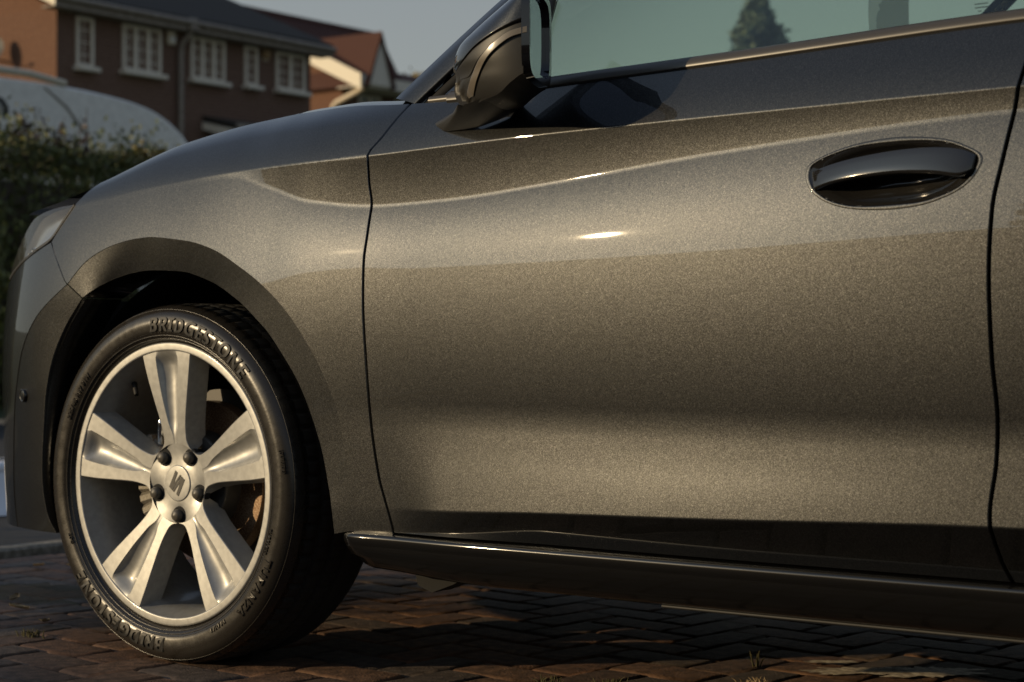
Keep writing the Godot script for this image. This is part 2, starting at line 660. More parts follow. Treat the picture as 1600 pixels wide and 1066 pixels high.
func materials() -> void:
	var p := tri(mat(lin(0.068, 0.072, 0.079), 0.40, 0.92), 2.5)
	p.albedo_texture = speck(3, 0.52, 0.42)
	p.normal_enabled = true
	p.normal_texture = flakes(5, 0.024)
	p.normal_scale = 1.0
	p.clearcoat_enabled = true
	p.clearcoat = 1.0
	p.clearcoat_roughness = 0.015
	M.paint = p
	M.sill_paint = mat(lin(0.004, 0.0038, 0.0035), 0.34, 0.0)
	M.sill_paint.metallic_specular = 0.25
	M.sill_paint.clearcoat_enabled = true
	M.sill_paint.clearcoat_roughness = 0.06
	M.gloss_paint = mat(lin(0.02, 0.019, 0.018), 0.12, 0.3)
	M.gloss_paint.clearcoat_enabled = true
	M.gloss_paint.clearcoat_roughness = 0.02
	M.black_gloss = mat(lin(0.008, 0.008, 0.009), 0.08)
	M.black_gloss.clearcoat_enabled = true
	M.black_gloss.clearcoat_roughness = 0.02
	M.plastic = tri(mat(lin(0.022, 0.021, 0.019), 0.48), 60.0)
	M.plastic.normal_enabled = true
	M.plastic.normal_texture = flakes(9, 0.06)
	M.trim = mat(lin(0.05, 0.045, 0.038), 0.34)
	M.rubber = mat(lin(0.012, 0.012, 0.012), 0.6)
	M.matt_black = mat(lin(0.006, 0.006, 0.006), 0.9)
	M.tyre = tri(mat(lin(0.020, 0.0175, 0.0145), 0.33), 3.0)
	M.tyre.roughness_texture = noise_tex(0.03, Color(0.7, 0.7, 0.7), Color(1, 1, 1), 4)
	M.tyre.heightmap_enabled = true
	M.tyre.heightmap_scale = 0.006
	M.tyre.heightmap_texture = noise_tex(0.12, Color.BLACK, Color.WHITE, 14)
	M.tread = mat(lin(0.013, 0.013, 0.013), 0.75)
	M.letter = mat(lin(0.008, 0.008, 0.008), 0.55)
	M.silver = tri(mat(lin(0.40, 0.40, 0.385), 0.46, 0.45), 6.0)
	M.silver.albedo_texture = noise_tex(0.02, Color(0.86, 0.86, 0.86), Color.WHITE, 8)
	M.silver.clearcoat_enabled = true
	M.silver.clearcoat = 0.5
	M.silver.clearcoat_roughness = 0.12
	M.dark_metal = mat(lin(0.06, 0.058, 0.055), 0.5, 0.6)
	M.iron = tri(mat(lin(0.34, 0.26, 0.18), 0.42, 0.7), 9.0)
	M.iron.albedo_texture = noise_tex(0.05, Color(0.55, 0.45, 0.38), Color.WHITE, 12)
	M.cast = tri(mat(lin(0.30, 0.29, 0.26), 0.55, 0.4), 12.0)
	M.cast.albedo_texture = noise_tex(0.04, Color(0.6, 0.56, 0.5), Color.WHITE, 13)
	M.bolt_cover = mat(lin(0.075, 0.068, 0.056), 0.42)
	M.cap_dark = mat(lin(0.03, 0.029, 0.027), 0.4)
	M.glass = mat(Color(0.90, 0.95, 0.90, 0.0), 0.0)
	M.glass.transparency = BaseMaterial3D.TRANSPARENCY_ALPHA
	M.glass.refraction_enabled = true
	M.glass.refraction_scale = 0.05
	M.lens = mat(Color(0.95, 0.95, 0.95, 0.03), 0.01)
	M.lens.transparency = BaseMaterial3D.TRANSPARENCY_ALPHA
	M.chrome = mat(lin(0.8, 0.79, 0.76), 0.08, 1.0)
	M.mirror = mat(lin(0.42, 0.45, 0.50), 0.01, 1.0)
	M.indicator = mat(lin(0.12, 0.10, 0.075), 0.2)
	M.indicator.clearcoat_enabled = true
	M.interior = mat(lin(0.016, 0.016, 0.016), 0.8)
	# the street
	M.joint = tri(mat(lin(0.028, 0.024, 0.018), 0.95), 2.0, true)
	M.joint.albedo_texture = noise_tex(0.05, Color(0.5, 0.48, 0.42), Color.WHITE, 20)
	M.paver = []
	for k in 6:
		var c: Color = [lin(0.20, 0.105, 0.062), lin(0.15, 0.092, 0.062), lin(0.225, 0.125, 0.072), lin(0.14, 0.10, 0.076), lin(0.18, 0.094, 0.052), lin(0.125, 0.095, 0.075)][k]
		var m := tri(mat(c, 0.72), 1.7, true)
		m.albedo_texture = noise_tex(0.035, Color(0.50, 0.48, 0.46), Color(1.0, 1.0, 1.0), 30 + k, 6)
		m.heightmap_enabled = true
		m.heightmap_scale = 0.10
		m.heightmap_texture = noise_tex(0.16, Color.BLACK, Color.WHITE, 40)
		m.uv1_offset = Vector3(0.13 * k, 0.37 * k, 0.71 * k)
		M.paver.append(m)
	M.paver_rest = tri(mat(lin(0.14, 0.082, 0.052), 0.72), 0.9, true)
	M.paver_rest.albedo_texture = noise_tex(0.02, Color(0.55, 0.5, 0.47), Color.WHITE, 38, 6)
	M.asphalt = tri(mat(lin(0.055, 0.055, 0.056), 0.85), 1.3, true)
	M.asphalt.albedo_texture = noise_tex(0.2, Color(0.5, 0.5, 0.5), Color.WHITE, 50, 5)
	M.asphalt.heightmap_enabled = true
	M.asphalt.heightmap_scale = 0.5
	M.asphalt.heightmap_texture = noise_tex(0.25, Color.BLACK, Color.WHITE, 51)
	M.kerb = tri(mat(lin(0.34, 0.31, 0.26), 0.9), 1.5, true)
	M.kerb.albedo_texture = noise_tex(0.05, Color(0.6, 0.58, 0.54), Color.WHITE, 52, 5)
	M.grass = tri(mat(lin(0.05, 0.075, 0.025), 0.95), 0.6, true)
	M.grass.albedo_texture = noise_tex(0.08, Color(0.5, 0.55, 0.4), Color.WHITE, 53, 5)
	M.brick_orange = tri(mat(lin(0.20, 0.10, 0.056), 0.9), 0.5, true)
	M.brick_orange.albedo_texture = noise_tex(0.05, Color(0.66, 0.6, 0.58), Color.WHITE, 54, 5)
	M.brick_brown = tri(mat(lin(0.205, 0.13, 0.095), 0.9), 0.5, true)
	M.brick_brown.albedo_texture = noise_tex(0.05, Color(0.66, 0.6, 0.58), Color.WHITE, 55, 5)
	M.mortar_line = mat(lin(0.19, 0.13, 0.10), 0.95)
	M.slate = tri(mat(lin(0.050, 0.043, 0.036), 1.0), 0.7, true)
	M.slate.albedo_texture = noise_tex(0.06, Color(0.6, 0.6, 0.6), Color.WHITE, 56, 5)
	M.red_tile = tri(mat(lin(0.115, 0.045, 0.03), 0.9), 0.7, true)
	M.red_tile.albedo_texture = noise_tex(0.06, Color(0.55, 0.5, 0.5), Color.WHITE, 57, 5)
	M.white_paint = tri(mat(lin(0.80, 0.76, 0.68), 0.6), 0.8, true)
	M.white_paint.albedo_texture = noise_tex(0.03, Color(0.86, 0.84, 0.8), Color.WHITE, 58)
	M.cream_paint = mat(lin(0.62, 0.52, 0.38), 0.6)
	M.fascia = tri(mat(lin(0.33, 0.30, 0.26), 0.7), 0.5, true)
	M.fascia.albedo_texture = noise_tex(0.03, Color(0.75, 0.72, 0.7), Color.WHITE, 59)
	M.pane = mat(lin(0.15, 0.17, 0.185), 0.06)
	M.net = mat(lin(0.34, 0.36, 0.38), 0.8)
	M.caravan = tri(mat(lin(0.84, 0.83, 0.78), 0.35), 0.6, true)
	M.caravan.albedo_texture = noise_tex(0.02, Color(0.9, 0.9, 0.9), Color.WHITE, 60)
	M.cream = mat(lin(0.60, 0.54, 0.42), 0.5)
	M.dish = mat(lin(0.03, 0.03, 0.03), 0.6)
	M.bark = mat(lin(0.06, 0.045, 0.03), 0.95)
	for l in [["leaf", 0.088, 0.105, 0.03], ["leaf_light", 0.15, 0.155, 0.03], ["leaf_red", 0.05, 0.022, 0.02], ["leaf_gold", 0.16, 0.12, 0.03], ["leaf_fir", 0.13, 0.15, 0.11]]:
		var m := mat(lin(l[1], l[2], l[3]), 0.6)
		m.vertex_color_use_as_albedo = true
		m.backlight_enabled = true
		m.backlight = Color(0.25, 0.25, 0.12)
		M[l[0]] = m
	M.dry = mat(lin(0.30, 0.22, 0.12), 0.8)
	M.ink = mat(lin(0.03, 0.04, 0.04), 0.8)
	M.moss = mat(lin(0.07, 0.062, 0.024), 0.9)
	M.soap = tri(mat(lin(0.85, 0.78, 0.62), 0.5), 5.0, true)
	M.soap.albedo_texture = noise_tex(0.02, Color(0.55, 0.5, 0.45), Color.WHITE, 61, 6)
	M.water = mat(Color(0.3, 0.3, 0.3, 0.05), 0.10)
	M.water.transparency = BaseMaterial3D.TRANSPARENCY_ALPHA
	M.white_plastic = mat(lin(0.72, 0.74, 0.78), 0.4)
	M.card = mat(Color(lin(0.80, 0.66, 0.30), 0.5), 0.7)
	M.card.transparency = BaseMaterial3D.TRANSPARENCY_ALPHA
	M.card_print = tri(mat(Color(lin(0.30, 0.29, 0.25), 0.38), 0.6), 26.0)
	M.card_print.transparency = BaseMaterial3D.TRANSPARENCY_ALPHA
	M.card_print.albedo_texture = noise_tex(0.012, Color(0.25, 0.25, 0.25), Color.WHITE, 62, 5)
	M.reflector = mat(lin(0.34, 0.34, 0.34), 0.24, 0.9)
	M.ink = mat(lin(0.03, 0.04, 0.04), 0.8)

# ------------------------------------------------------------------ ground
func ground() -> void:
	var g := Geo.new()
	for q in [[-1.74, 60.0, -0.014, -0.014]]:
		g.face([Vector3(q[0], q[2], -9), Vector3(q[1], q[3], -9), Vector3(q[1], q[3], 12), Vector3(q[0], q[2], 12)], Vector3(0, -9, 0))
	var drive := struct(part(g, "driveway", M.joint, self))
	drive.set_meta("label", "block paved drive of brown brick pavers under the car")
	# herringbone pavers, 200 x 100 mm
	var spots := []
	for i in range(-40, 50):
		for j in range(-25, 25):
			var bx := 0.1 * (i + 4 * j)
			var bz := 0.1 * i
			spots.append([Vector2(bx + 0.1, bz + 0.05), true])
			spots.append([Vector2(bx + 0.25, bz), false])
	var near := []
	var rest := []
	for q in spots:
		var c: Vector2 = (q[0] as Vector2).rotated(0.14) + Vector2(0.013, 0.027)
		if c.x < -1.66 or c.x > 4.5 or c.y < -3.2 or c.y > 4.5:
			continue
		var d := in_view(Vector3(c.x, 0, c.y))
		if d > 0.0:
			near.append([d, c, q[1]])
		else:
			rest.append([0, c, q[1]])
	near.sort_custom(func(a, b): return a[0] < b[0])
	while near.size() > 296:
		rest.append(near.pop_back())
	var shapes := []
	for k in 6:
		shapes.append(paver_mesh(k))
	for q in near:
		var o := MeshInstance3D.new()
		o.mesh = shapes[rng.randi() % 6]
		o.set_surface_override_material(0, M.paver[rng.randi() % 6])
		o.position = Vector3(q[1].x, -0.001 + rng.randf() * 0.002, q[1].y)
		o.rotation = Vector3(rng.randfn(0, 0.004), -0.14 + (0.0 if q[2] else PI / 2) + rng.randfn(0, 0.004) + (PI if rng.randf() < 0.5 else 0.0), rng.randfn(0, 0.004))
		hang(o, "brick", drive)
	var mm := MultiMesh.new()
	mm.transform_format = MultiMesh.TRANSFORM_3D
	var gm: ArrayMesh = shapes[0].duplicate()
	gm.surface_set_material(0, M.paver_rest)
	mm.mesh = gm
	mm.instance_count = rest.size()
	for k in rest.size():
		mm.set_instance_transform(k, Transform3D(Basis(Vector3.UP, -0.14 + (0.0 if rest[k][2] else PI / 2)), Vector3(rest[k][1].x, -0.001, rest[k][1].y)))
	var mi := MultiMeshInstance3D.new()
	mi.multimesh = mm
	hang(mi, "bricks_beyond", drive)
	stuff(mi)
	# edging stones along the foot of the drive
	var kerb := Node3D.new()
	hang(kerb, "kerb", self)
	struct(kerb)
	for k in 14:
		var e := Geo.new()
		e.box(Vector3(-1.80, -0.03, -5.9 + k * 0.905), Vector3(0.075, 0.084, 0.895), Basis(), 0.008)
		part(e, "edging_stone", M.kerb, kerb)
	var r := Geo.new()
	r.face([Vector3(-8.4, -0.004, -60), Vector3(-1.838, -0.004, -60), Vector3(-1.838, -0.004, 60), Vector3(-8.4, -0.004, 60)], Vector3(0, -9, 0))
	struct(part(r, "road", M.asphalt, self))
	var t := Geo.new()
	var pts := []
	for x in [-900.0, -200.0, -60.0, -40.0, -24.0, -16.0, -10.0, -8.42]:
		var row := PackedVector3Array()
		for z in [-900.0, -100.0, -40.0, 0.0, 40.0, 100.0, 900.0]:
			row.append(Vector3(x, 0.03 + 1.6 * smoothstep(9.0, 24.0, -x), z))
		pts.append(row)
	t.grid(pts, Vector3.UP)
	t.face([Vector3(-8.42, -0.03, -900), Vector3(900, -0.03, -900), Vector3(900, -0.03, 900), Vector3(-8.42, -0.03, 900)], Vector3(0, -9, 0))
	struct(part(t, "ground", M.grass, self))

func in_view(p: Vector3) -> float:
	var c := Vector3(2.4408, 0.575, 2.334)
	var f := Vector3(-0.5878, 0, -0.8090)
	var r := Vector3(0.8090, 0, -0.5878)
	var d := (p - c).dot(f)
	if d < 0.5:
		return 0.0
	var u := (p - c).dot(r) / d
	var w := (p - c).y / d
	return d if absf(u) < 0.30 and w > -0.21 and w < 0.2 else 0.0

func paver_mesh(k: int) -> ArrayMesh:
	var r := RandomNumberGenerator.new()
	r.seed = 100 + k
	var g := Geo.new()
	var hx := 0.0960
	var hz := 0.0458
	var top := []
	var rim := []
	var n := [5, 3, 5, 3]
	var cs := [Vector2(-hx, -hz), Vector2(hx, -hz), Vector2(hx, hz), Vector2(-hx, hz)]
	for s in 4:
		for q in n[s]:
			var p: Vector2 = cs[s].lerp(cs[(s + 1) % 4], float(q) / n[s])
			p += Vector2(r.randfn(0, 0.0009), r.randfn(0, 0.0009))
			rim.append(p)
			top.append(p * Vector2(1 - 0.0055 / hx, 1 - 0.0055 / hz) + Vector2(r.randfn(0, 0.0008), r.randfn(0, 0.0008)))
	var m := rim.size()
	var ct := g.vert(Vector3(0, 0.0008, 0), Vector3.UP)
	var a := []
	var b := []
	var c := []
	for i in m:
		var d: Vector2 = rim[i].normalized() * 0.6
		var e := r.randfn(0, 0.0004)
		a.append(g.vert(Vector3(top[i].x, e, top[i].y), Vector3(d.x * 0.04, 1, d.y * 0.04).normalized()))
		b.append(g.vert(Vector3(rim[i].x, -0.0045 + e, rim[i].y), Vector3(d.x, 0.5, d.y).normalized()))
		c.append(g.vert(Vector3(rim[i].x, -0.02, rim[i].y), Vector3(d.x, 0.05, d.y).normalized()))
	for i in m:
		var j := (i + 1) % m
		g.tri(ct, a[i], a[j])
		g.quad(a[i], a[j], b[j], b[i])
		g.quad(b[i], b[j], c[j], c[i])
	return g.mesh(M.paver[0])

# ------------------------------------------------------------------ houses and caravan across the road
func box_part(c: Vector3, s: Vector3, called: String, m: Material, parent: Node, bevel := 0.0, b := Basis()) -> MeshInstance3D:
	var g := Geo.new()
	g.box(c, s, b, bevel)
	return part(g, called, m, parent)

# a window in a wall that faces +X at x; z0 (near) to z1 (far), lights = number of casements
func house_window(o: Node3D, x: float, z0: float, z1: float, y0: float, y1: float, lights: int) -> void:
	var g := Geo.new()
	var zc := (z0 + z1) / 2
	var w := absf(z0 - z1)
	var h := y1 - y0
	var fr := 0.06
	for q in [[y0 + fr / 2, zc, fr, w], [y1 - fr / 2, zc, fr, w]]:
		g.box(Vector3(x, q[0], q[1]), Vector3(0.08, q[2], q[3]))
	for k in lights + 1:
		var z := lerpf(z0, z1, float(k) / lights)
		var zz := clampf(z, minf(z0, z1) + fr / 2, maxf(z0, z1) - fr / 2)
		g.box(Vector3(x + 0.002, (y0 + y1) / 2, zz), Vector3(0.08, h - 2 * fr, fr if k == 0 or k == lights else 0.085))
	var f := part(g, "window", M.white_paint, o)
	for k in lights:
		var za := lerpf(z0, z1, float(k) / lights) - 0.045
		var zb := lerpf(z0, z1, float(k + 1) / lights) + 0.045
		box_part(Vector3(x - 0.02, (y0 + y1) / 2, (za + zb) / 2), Vector3(0.012, h - 0.1, absf(za - zb)), "pane", M.pane, f)
		box_part(Vector3(x - 0.12, (y0 + y1) / 2, (za + zb) / 2), Vector3(0.01, h - 0.1, absf(za - zb) * 0.55), "net_curtain", M.net, f)
		var b := Geo.new()
		for q in 3:
			b.box(Vector3(x - 0.008, y0 + h * (q + 1) / 4.0, (za + zb) / 2), Vector3(0.012, 0.018, absf(za - zb)))
		b.box(Vector3(x - 0.006, (y0 + y1) / 2, (za + zb) / 2), Vector3(0.012, h - 0.1, 0.018))
		part(b, "glazing_bars", M.white_paint, f)
	box_part(Vector3(x + 0.07, y0 - 0.045, zc), Vector3(0.22, 0.09, w + 0.12), "sill", M.white_paint, f, 0.012)

func houses() -> void:
	var x := -24.4
	var h := thing("brick_house", "long brown brick house with grey roof and five white upstairs windows in shade", "house", Vector3(x, 0, -20.43))
	var zo := 20.43
	var back := -8.0
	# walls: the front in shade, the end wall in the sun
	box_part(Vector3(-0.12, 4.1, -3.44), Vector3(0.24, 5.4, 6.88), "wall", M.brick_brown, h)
	var gw := Geo.new()
	gw.prism(PackedVector2Array([Vector2(-0.24, 1.4), Vector2(-0.24, 6.78), Vector2(-4.0, 8.35), Vector2(-8.0, 6.78), Vector2(-8.0, 1.4)]), Vector3(0, 0, -0.24), Vector3.RIGHT, Vector3.UP, Vector3(0, 0, 1), 0.24)
	gw.box(Vector3(-0.121, 4.1, -0.0), Vector3(0.242, 5.42, 0.004))
	part(gw, "end_wall", M.brick_orange, h)
	var gw2 := Geo.new()
	gw2.prism(PackedVector2Array([Vector2(-0.24, 1.4), Vector2(-0.24, 6.78), Vector2(-4.0, 8.35), Vector2(-8.0, 6.78), Vector2(-8.0, 1.4)]), Vector3(0, 0, -6.88), Vector3.RIGHT, Vector3.UP, Vector3(0, 0, 1), 0.24)
	part(gw2, "end_wall", M.brick_brown, h)
	var mc := Geo.new()
	for k in 70:
		mc.box(Vector3(0.0, 1.5 + k * 0.075, -3.44), Vector3(0.006, 0.012, 6.88))
	stuff(part(mc, "mortar_courses", M.mortar_line, h))
	var mc2 := Geo.new()
	for k in 70:
		mc2.box(Vector3(-4.0, 1.5 + k * 0.075, 0.002), Vector3(8.0, 0.012, 0.006))
	stuff(part(mc2, "mortar_courses", M.brick_brown, h))
	# roof
	var rf := Geo.new()
	rf.prism(PackedVector2Array([Vector2(0.38, 6.86), Vector2(-4.0, 8.72), Vector2(-8.4, 6.86), Vector2(-8.4, 6.74), Vector2(-4.0, 8.58), Vector2(0.38, 6.74)]), Vector3(0, 0, -7.2), Vector3.RIGHT, Vector3.UP, Vector3(0, 0, 1), 7.55)
	var roof := part(rf, "roof", M.slate, h)
	var sl := Vector3(-4.38, 1.86, 0).normalized()
	var nb := Vector3(1.86, 4.38, 0).normalized()
	for k in 15:
		box_part(Vector3(0.36, 6.885, -3.425) + sl * (0.16 + k * 0.31), Vector3(0.34, 0.03, 7.53), "tile_course", M.slate, roof, 0.0, Basis(-sl, nb.rotated(Vector3(0, 0, 1), -0.05), Vector3(0, 0, 1)))
	box_part(Vector3(-4.0, 8.78, -3.425), Vector3(0.24, 0.12, 7.55), "ridge_tiles", M.slate, roof, 0.04)
	box_part(Vector3(0.36, 6.74, -3.425), Vector3(0.03, 0.2, 7.55), "fascia", M.fascia, h)
	box_part(Vector3(0.18, 6.65, -3.425), Vector3(0.36, 0.02, 7.55), "soffit", M.fascia, h)
	var gt := Geo.new()
	gt.tube([Vector3(0.42, 6.8, 0.35), Vector3(0.42, 6.78, -7.2)], 0.06, 10)
	part(gt, "gutter", M.fascia, h)
	var bg := Geo.new()
	bg.prism(PackedVector2Array([Vector2(0.4, 6.86), Vector2(-4.0, 8.74), Vector2(-8.4, 6.86), Vector2(-8.4, 6.64), Vector2(-4.0, 8.52), Vector2(0.4, 6.64)]), Vector3(0, 0, 0.352), Vector3.RIGHT, Vector3.UP, Vector3(0, 0, 1), 0.03)
	part(bg, "bargeboard", M.cream, h)
	for q in [[-20.87, -21.28, 5.68, 6.6, 1], [-22.0, -22.98, 5.74, 6.62, 3], [-23.78, -24.72, 5.78, 6.62, 3], [-25.29, -25.66, 5.82, 6.62, 1], [-26.22, -27.1, 5.84, 6.62, 2]]:
		house_window(h, 0.01, q[0] + zo, q[1] + zo, q[2], q[3], q[4])
	var dp := Geo.new()
	dp.tube([Vector3(0.40, 6.74, -3.05), Vector3(0.34, 6.6, -3.05), Vector3(0.12, 6.42, -3.03), Vector3(0.085, 6.2, -3.03), Vector3(0.085, 1.6, -3.03)], 0.055, 10)
	part(dp, "drainpipe", M.fascia, h)
	box_part(Vector3(0.38, 6.76, -3.05), Vector3(0.16, 0.24, 0.22), "rainwater_hopper", M.fascia, h, 0.02)
	# lean-to porch roof
	var pr := Geo.new()
	pr.prism(PackedVector2Array([Vector2(0.0, 5.08), Vector2(0.95, 4.86), Vector2(0.95, 4.76), Vector2(0.0, 4.98)]), Vector3(0, 0, -6.2), Vector3.RIGHT, Vector3.UP, Vector3(0, 0, 1), 2.5)
	part(pr, "porch_roof", M.slate, h)
	box_part(Vector3(0.965, 4.79, -4.95), Vector3(0.03, 0.16, 2.52), "porch_fascia", M.fascia, h)
	var pb := Geo.new()
	pb.prism(PackedVector2Array([Vector2(0.02, 4.95), Vector2(0.96, 4.73), Vector2(0.96, 4.56), Vector2(0.02, 4.8)]), Vector3(0, 0, -3.70), Vector3.RIGHT, Vector3.UP, Vector3(0, 0, 1), 0.03)
	part(pb, "porch_side", M.white_paint, h)
	box_part(Vector3(0.02, 3.2, -5.0), Vector3(0.06, 2.5, 1.9), "front_door", M.dark_metal, h)
	# things fixed to the wall
	var al := thing("alarm_box", "cream alarm box high on the brown brick wall beside the drainpipe", "alarm box", Vector3(x, 6.5, -23.22))
	box_part(Vector3(0.06, 0.0, 0.0), Vector3(0.1, 0.27, 0.2), "casing", M.cream, al, 0.02)
	box_part(Vector3(0.115, -0.03, 0.0), Vector3(0.012, 0.08, 0.12), "lens", M.white_plastic, al, 0.004)
	var wl := thing("wall_lamp", "small tan round box under the eaves between narrow and double window", "wall lamp", Vector3(x, 6.52, -25.92))
	var lg := Geo.new()
	lg.lathe(Vector3(0.01, 0, 0), Vector3.RIGHT, [Vector2(0.11, 0), Vector2(0.11, 0.05), Vector2(0.09, 0.08), Vector2(0.0, 0.1)], 20)
	part(lg, "casing", mat(lin(0.30, 0.20, 0.10), 0.6), wl)
	box_part(Vector3(0.005, 0, 0), Vector3(0.012, 0.26, 0.16), "back_plate", M.cream, wl)
	# satellite dish on the sunlit end wall
	var ds := thing("satellite_dish", "dark satellite dish on the sunlit orange end wall", "satellite dish", Vector3(-25.82, 6.03, -20.43))
	var dg := Geo.new()
	var dir := Vector3(0.35, 0.25, 0.9).normalized()
	dg.lathe(Vector3(0.0, 0.0, 0.34), dir, [Vector2(0.0, -0.05), Vector2(0.12, -0.042), Vector2(0.2, -0.02), Vector2(0.25, 0.0), Vector2(0.25, 0.0), Vector2(0.2, -0.03), Vector2(0.0, -0.06)], 28)
	part(dg, "dish", M.dish, ds)
	var ag := Geo.new()
	ag.tube([Vector3(0, -0.2, 0), Vector3(0, -0.2, 0.2), Vector3(0.0, -0.02, 0.28)], 0.022, 8)
	part(ag, "wall_bracket", M.dark_metal, ds)
	var fg := Geo.new()
	fg.tube([Vector3(0.0, -0.22, 0.36), Vector3(0.14, -0.14, 0.72)], 0.014, 8)
	part(fg, "feed_arm", M.dark_metal, ds)
	box_part(Vector3(0.14, -0.11, 0.73), Vector3(0.06, 0.06, 0.09), "receiver", M.dark_metal, ds, 0.01)

	# the second house: sunlit gable wall, red tiles, white gablet
	var zg := -30.5
	var x2 := -26.3
	var h2 := thing("gabled_house", "orange brick house with red tiled roof and white gablet beyond the brown one", "house", Vector3(-34.92, -0.177, -40.35))
	h2.scale = Vector3.ONE * 1.3
	var w2 := Geo.new()
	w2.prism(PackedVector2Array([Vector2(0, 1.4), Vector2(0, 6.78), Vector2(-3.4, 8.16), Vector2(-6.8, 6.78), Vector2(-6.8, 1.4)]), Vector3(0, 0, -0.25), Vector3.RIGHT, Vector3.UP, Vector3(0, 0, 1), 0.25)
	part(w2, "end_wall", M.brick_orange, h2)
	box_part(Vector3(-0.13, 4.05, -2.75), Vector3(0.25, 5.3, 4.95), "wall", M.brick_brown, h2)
	var s2 := Vector3(-4.15, 1.96, 0).normalized()
	var n2 := Vector3(1.96, 4.15, 0).normalized()
	var r2 := Geo.new()
	r2.prism(PackedVector2Array([Vector2(0, 0.22), Vector2(0, -1.2), Vector2(4.59, -5.4), Vector2(4.59, 0.22)]), Vector3(0.75, 6.74, 0), s2, Vector3(0, 0, 1), -n2, 0.12)
	r2.prism(PackedVector2Array([Vector2(0, 0.22), Vector2(0, -5.4), Vector2(4.59, -5.4), Vector2(4.59, 0.22)]), Vector3(-3.4, 8.70, 0), Vector3(-4.15, -1.96, 0).normalized(), Vector3(0, 0, 1), Vector3(1.96, -4.15, 0).normalized(), 0.12)
	var roof2 := part(r2, "roof", M.red_tile, h2)
	var tg := Geo.new()
	for k in 22:
		var zz := 0.12 - k * 0.255
		var t0 := maxf(0.0, (-1.2 - zz) / 4.2 * 4.56)
		tg.tube([Vector3(0.76, 6.735, zz) + s2 * t0, Vector3(0.76, 6.735, zz) + s2 * 4.56], 0.03, 6)
	stuff(part(tg, "tile_rolls", M.red_tile, roof2))
	var rg2 := Geo.new()
	rg2.tube([Vector3(-3.4, 8.70, 0.24), Vector3(-3.4, 8.70, -5.4)], 0.1, 10)
	part(rg2, "ridge_tiles", M.red_tile, roof2)
	var lr := Geo.new()
	lr.prism(PackedVector2Array([Vector2(0.8, 6.68), Vector2(0.0, 7.06), Vector2(-0.2, 7.06), Vector2(-0.2, 6.6), Vector2(0.8, 6.6)]), Vector3(0, 0, -5.4), Vector3.RIGHT, Vector3.UP, Vector3(0, 0, 1), 4.3)
	part(lr, "lower_roof", M.red_tile, h2)
	var bb := Geo.new()
	bb.prism(PackedVector2Array([Vector2(0.80, 6.72), Vector2(-3.4, 8.66), Vector2(-7.6, 6.72), Vector2(-7.6, 6.36), Vector2(-3.4, 8.28), Vector2(0.80, 6.36)]), Vector3(0, 0, 0.222), Vector3.RIGHT, Vector3.UP, Vector3(0, 0, 1), 0.05)
	part(bb, "bargeboard", M.cream, h2)
	box_part(Vector3(0.78, 6.58, -2.6), Vector3(0.05, 0.26, 5.6), "fascia", M.white_paint, h2)
	box_part(Vector3(0.39, 6.46, -2.6), Vector3(0.75, 0.02, 5.6), "soffit", M.white_paint, h2)
	var gl := Geo.new()
	gl.prism(PackedVector2Array([Vector2(-0.44, 6.5), Vector2(0.44, 6.5), Vector2(0.02, 7.62)]), Vector3(0.86, 0, -0.33), Vector3(0, 0, -1), Vector3.UP, Vector3(-1, 0, 0), 2.6)
	part(gl, "gablet", M.white_paint, h2)
	var gr := Geo.new()
	gr.prism(PackedVector2Array([Vector2(0.02, 7.76), Vector2(0.54, 6.48), Vector2(0.47, 6.44), Vector2(0.02, 7.64)]), Vector3(0.92, 0, -0.33), Vector3(0, 0, -1), Vector3.UP, Vector3(-1, 0, 0), 2.7)
	gr.prism(PackedVector2Array([Vector2(0.02, 7.76), Vector2(-0.5, 6.48), Vector2(-0.43, 6.44), Vector2(0.02, 7.64)]), Vector3(0.922, 0, -0.33), Vector3(0, 0, -1), Vector3.UP, Vector3(-1, 0, 0), 2.7)
	part(gr, "gablet_roof", M.red_tile, h2)
	var d2 := Geo.new()
	d2.tube([Vector3(0.72, 6.44, 0.05), Vector3(0.5, 6.34, 0.06), Vector3(-0.1, 6.12, 0.1), Vector3(-0.2, 6.02, 0.09), Vector3(-0.22, 5.9, 0.08), Vector3(-0.20, 1.5, 0.08)], 0.07, 10)
	part(d2, "drainpipe", M.cream_paint, h2)
	house_window(h2, 0.01, -0.55, -1.35, 5.7, 6.4, 2)
	house_window(h2, 0.01, -1.9, -2.7, 5.7, 6.4, 2)

	# white caravan: a side profile pulled across its width
	var cv := thing("white_caravan", "white touring caravan with rounded front parked behind the hedge", "caravan", Vector3(-15.4, 0, -12.2))
	var side := [Vector2(5.0, 0.75), Vector2(-2.75, 0.75), Vector2(-3.1, 1.0), Vector2(-3.28, 1.9), Vector2(-3.22, 2.5), Vector2(-3.02, 2.95), Vector2(-2.72, 3.28), Vector2(-2.35, 3.50), Vector2(-1.9, 3.62), Vector2(-1.2, 3.69), Vector2(-0.4, 3.72), Vector2(0.6, 3.72), Vector2(5.0, 3.74)]
	var cg := Geo.new()
	var fine := []
	for k in range(2, side.size() - 1):
		for q in 6:
			fine.append(along(side, k + q / 6.0, true))
	fine.append(side[12])
	fine.push_front(side[1])
	fine.push_front(side[0])
	var loops := []
	for e in [[0.0, 0.06], [-0.012, 0.03], [-0.045, 0.008], [-0.1, 0.0], [-2.1, 0.0], [-2.155, 0.008], [-2.19, 0.03], [-2.2, 0.06]]:
		var row := PackedVector3Array()
		for p in fine:
			var cc := Vector2(1.0, 2.2)
			var q: Vector2 = p + (cc - p).normalized() * e[1]
			row.append(Vector3(e[0], q.y, q.x))
		loops.append(row)
	cg.grid(loops, Vector3(-1.1, 2.2, 1.0), false, true)
	var cap := PackedVector2Array()
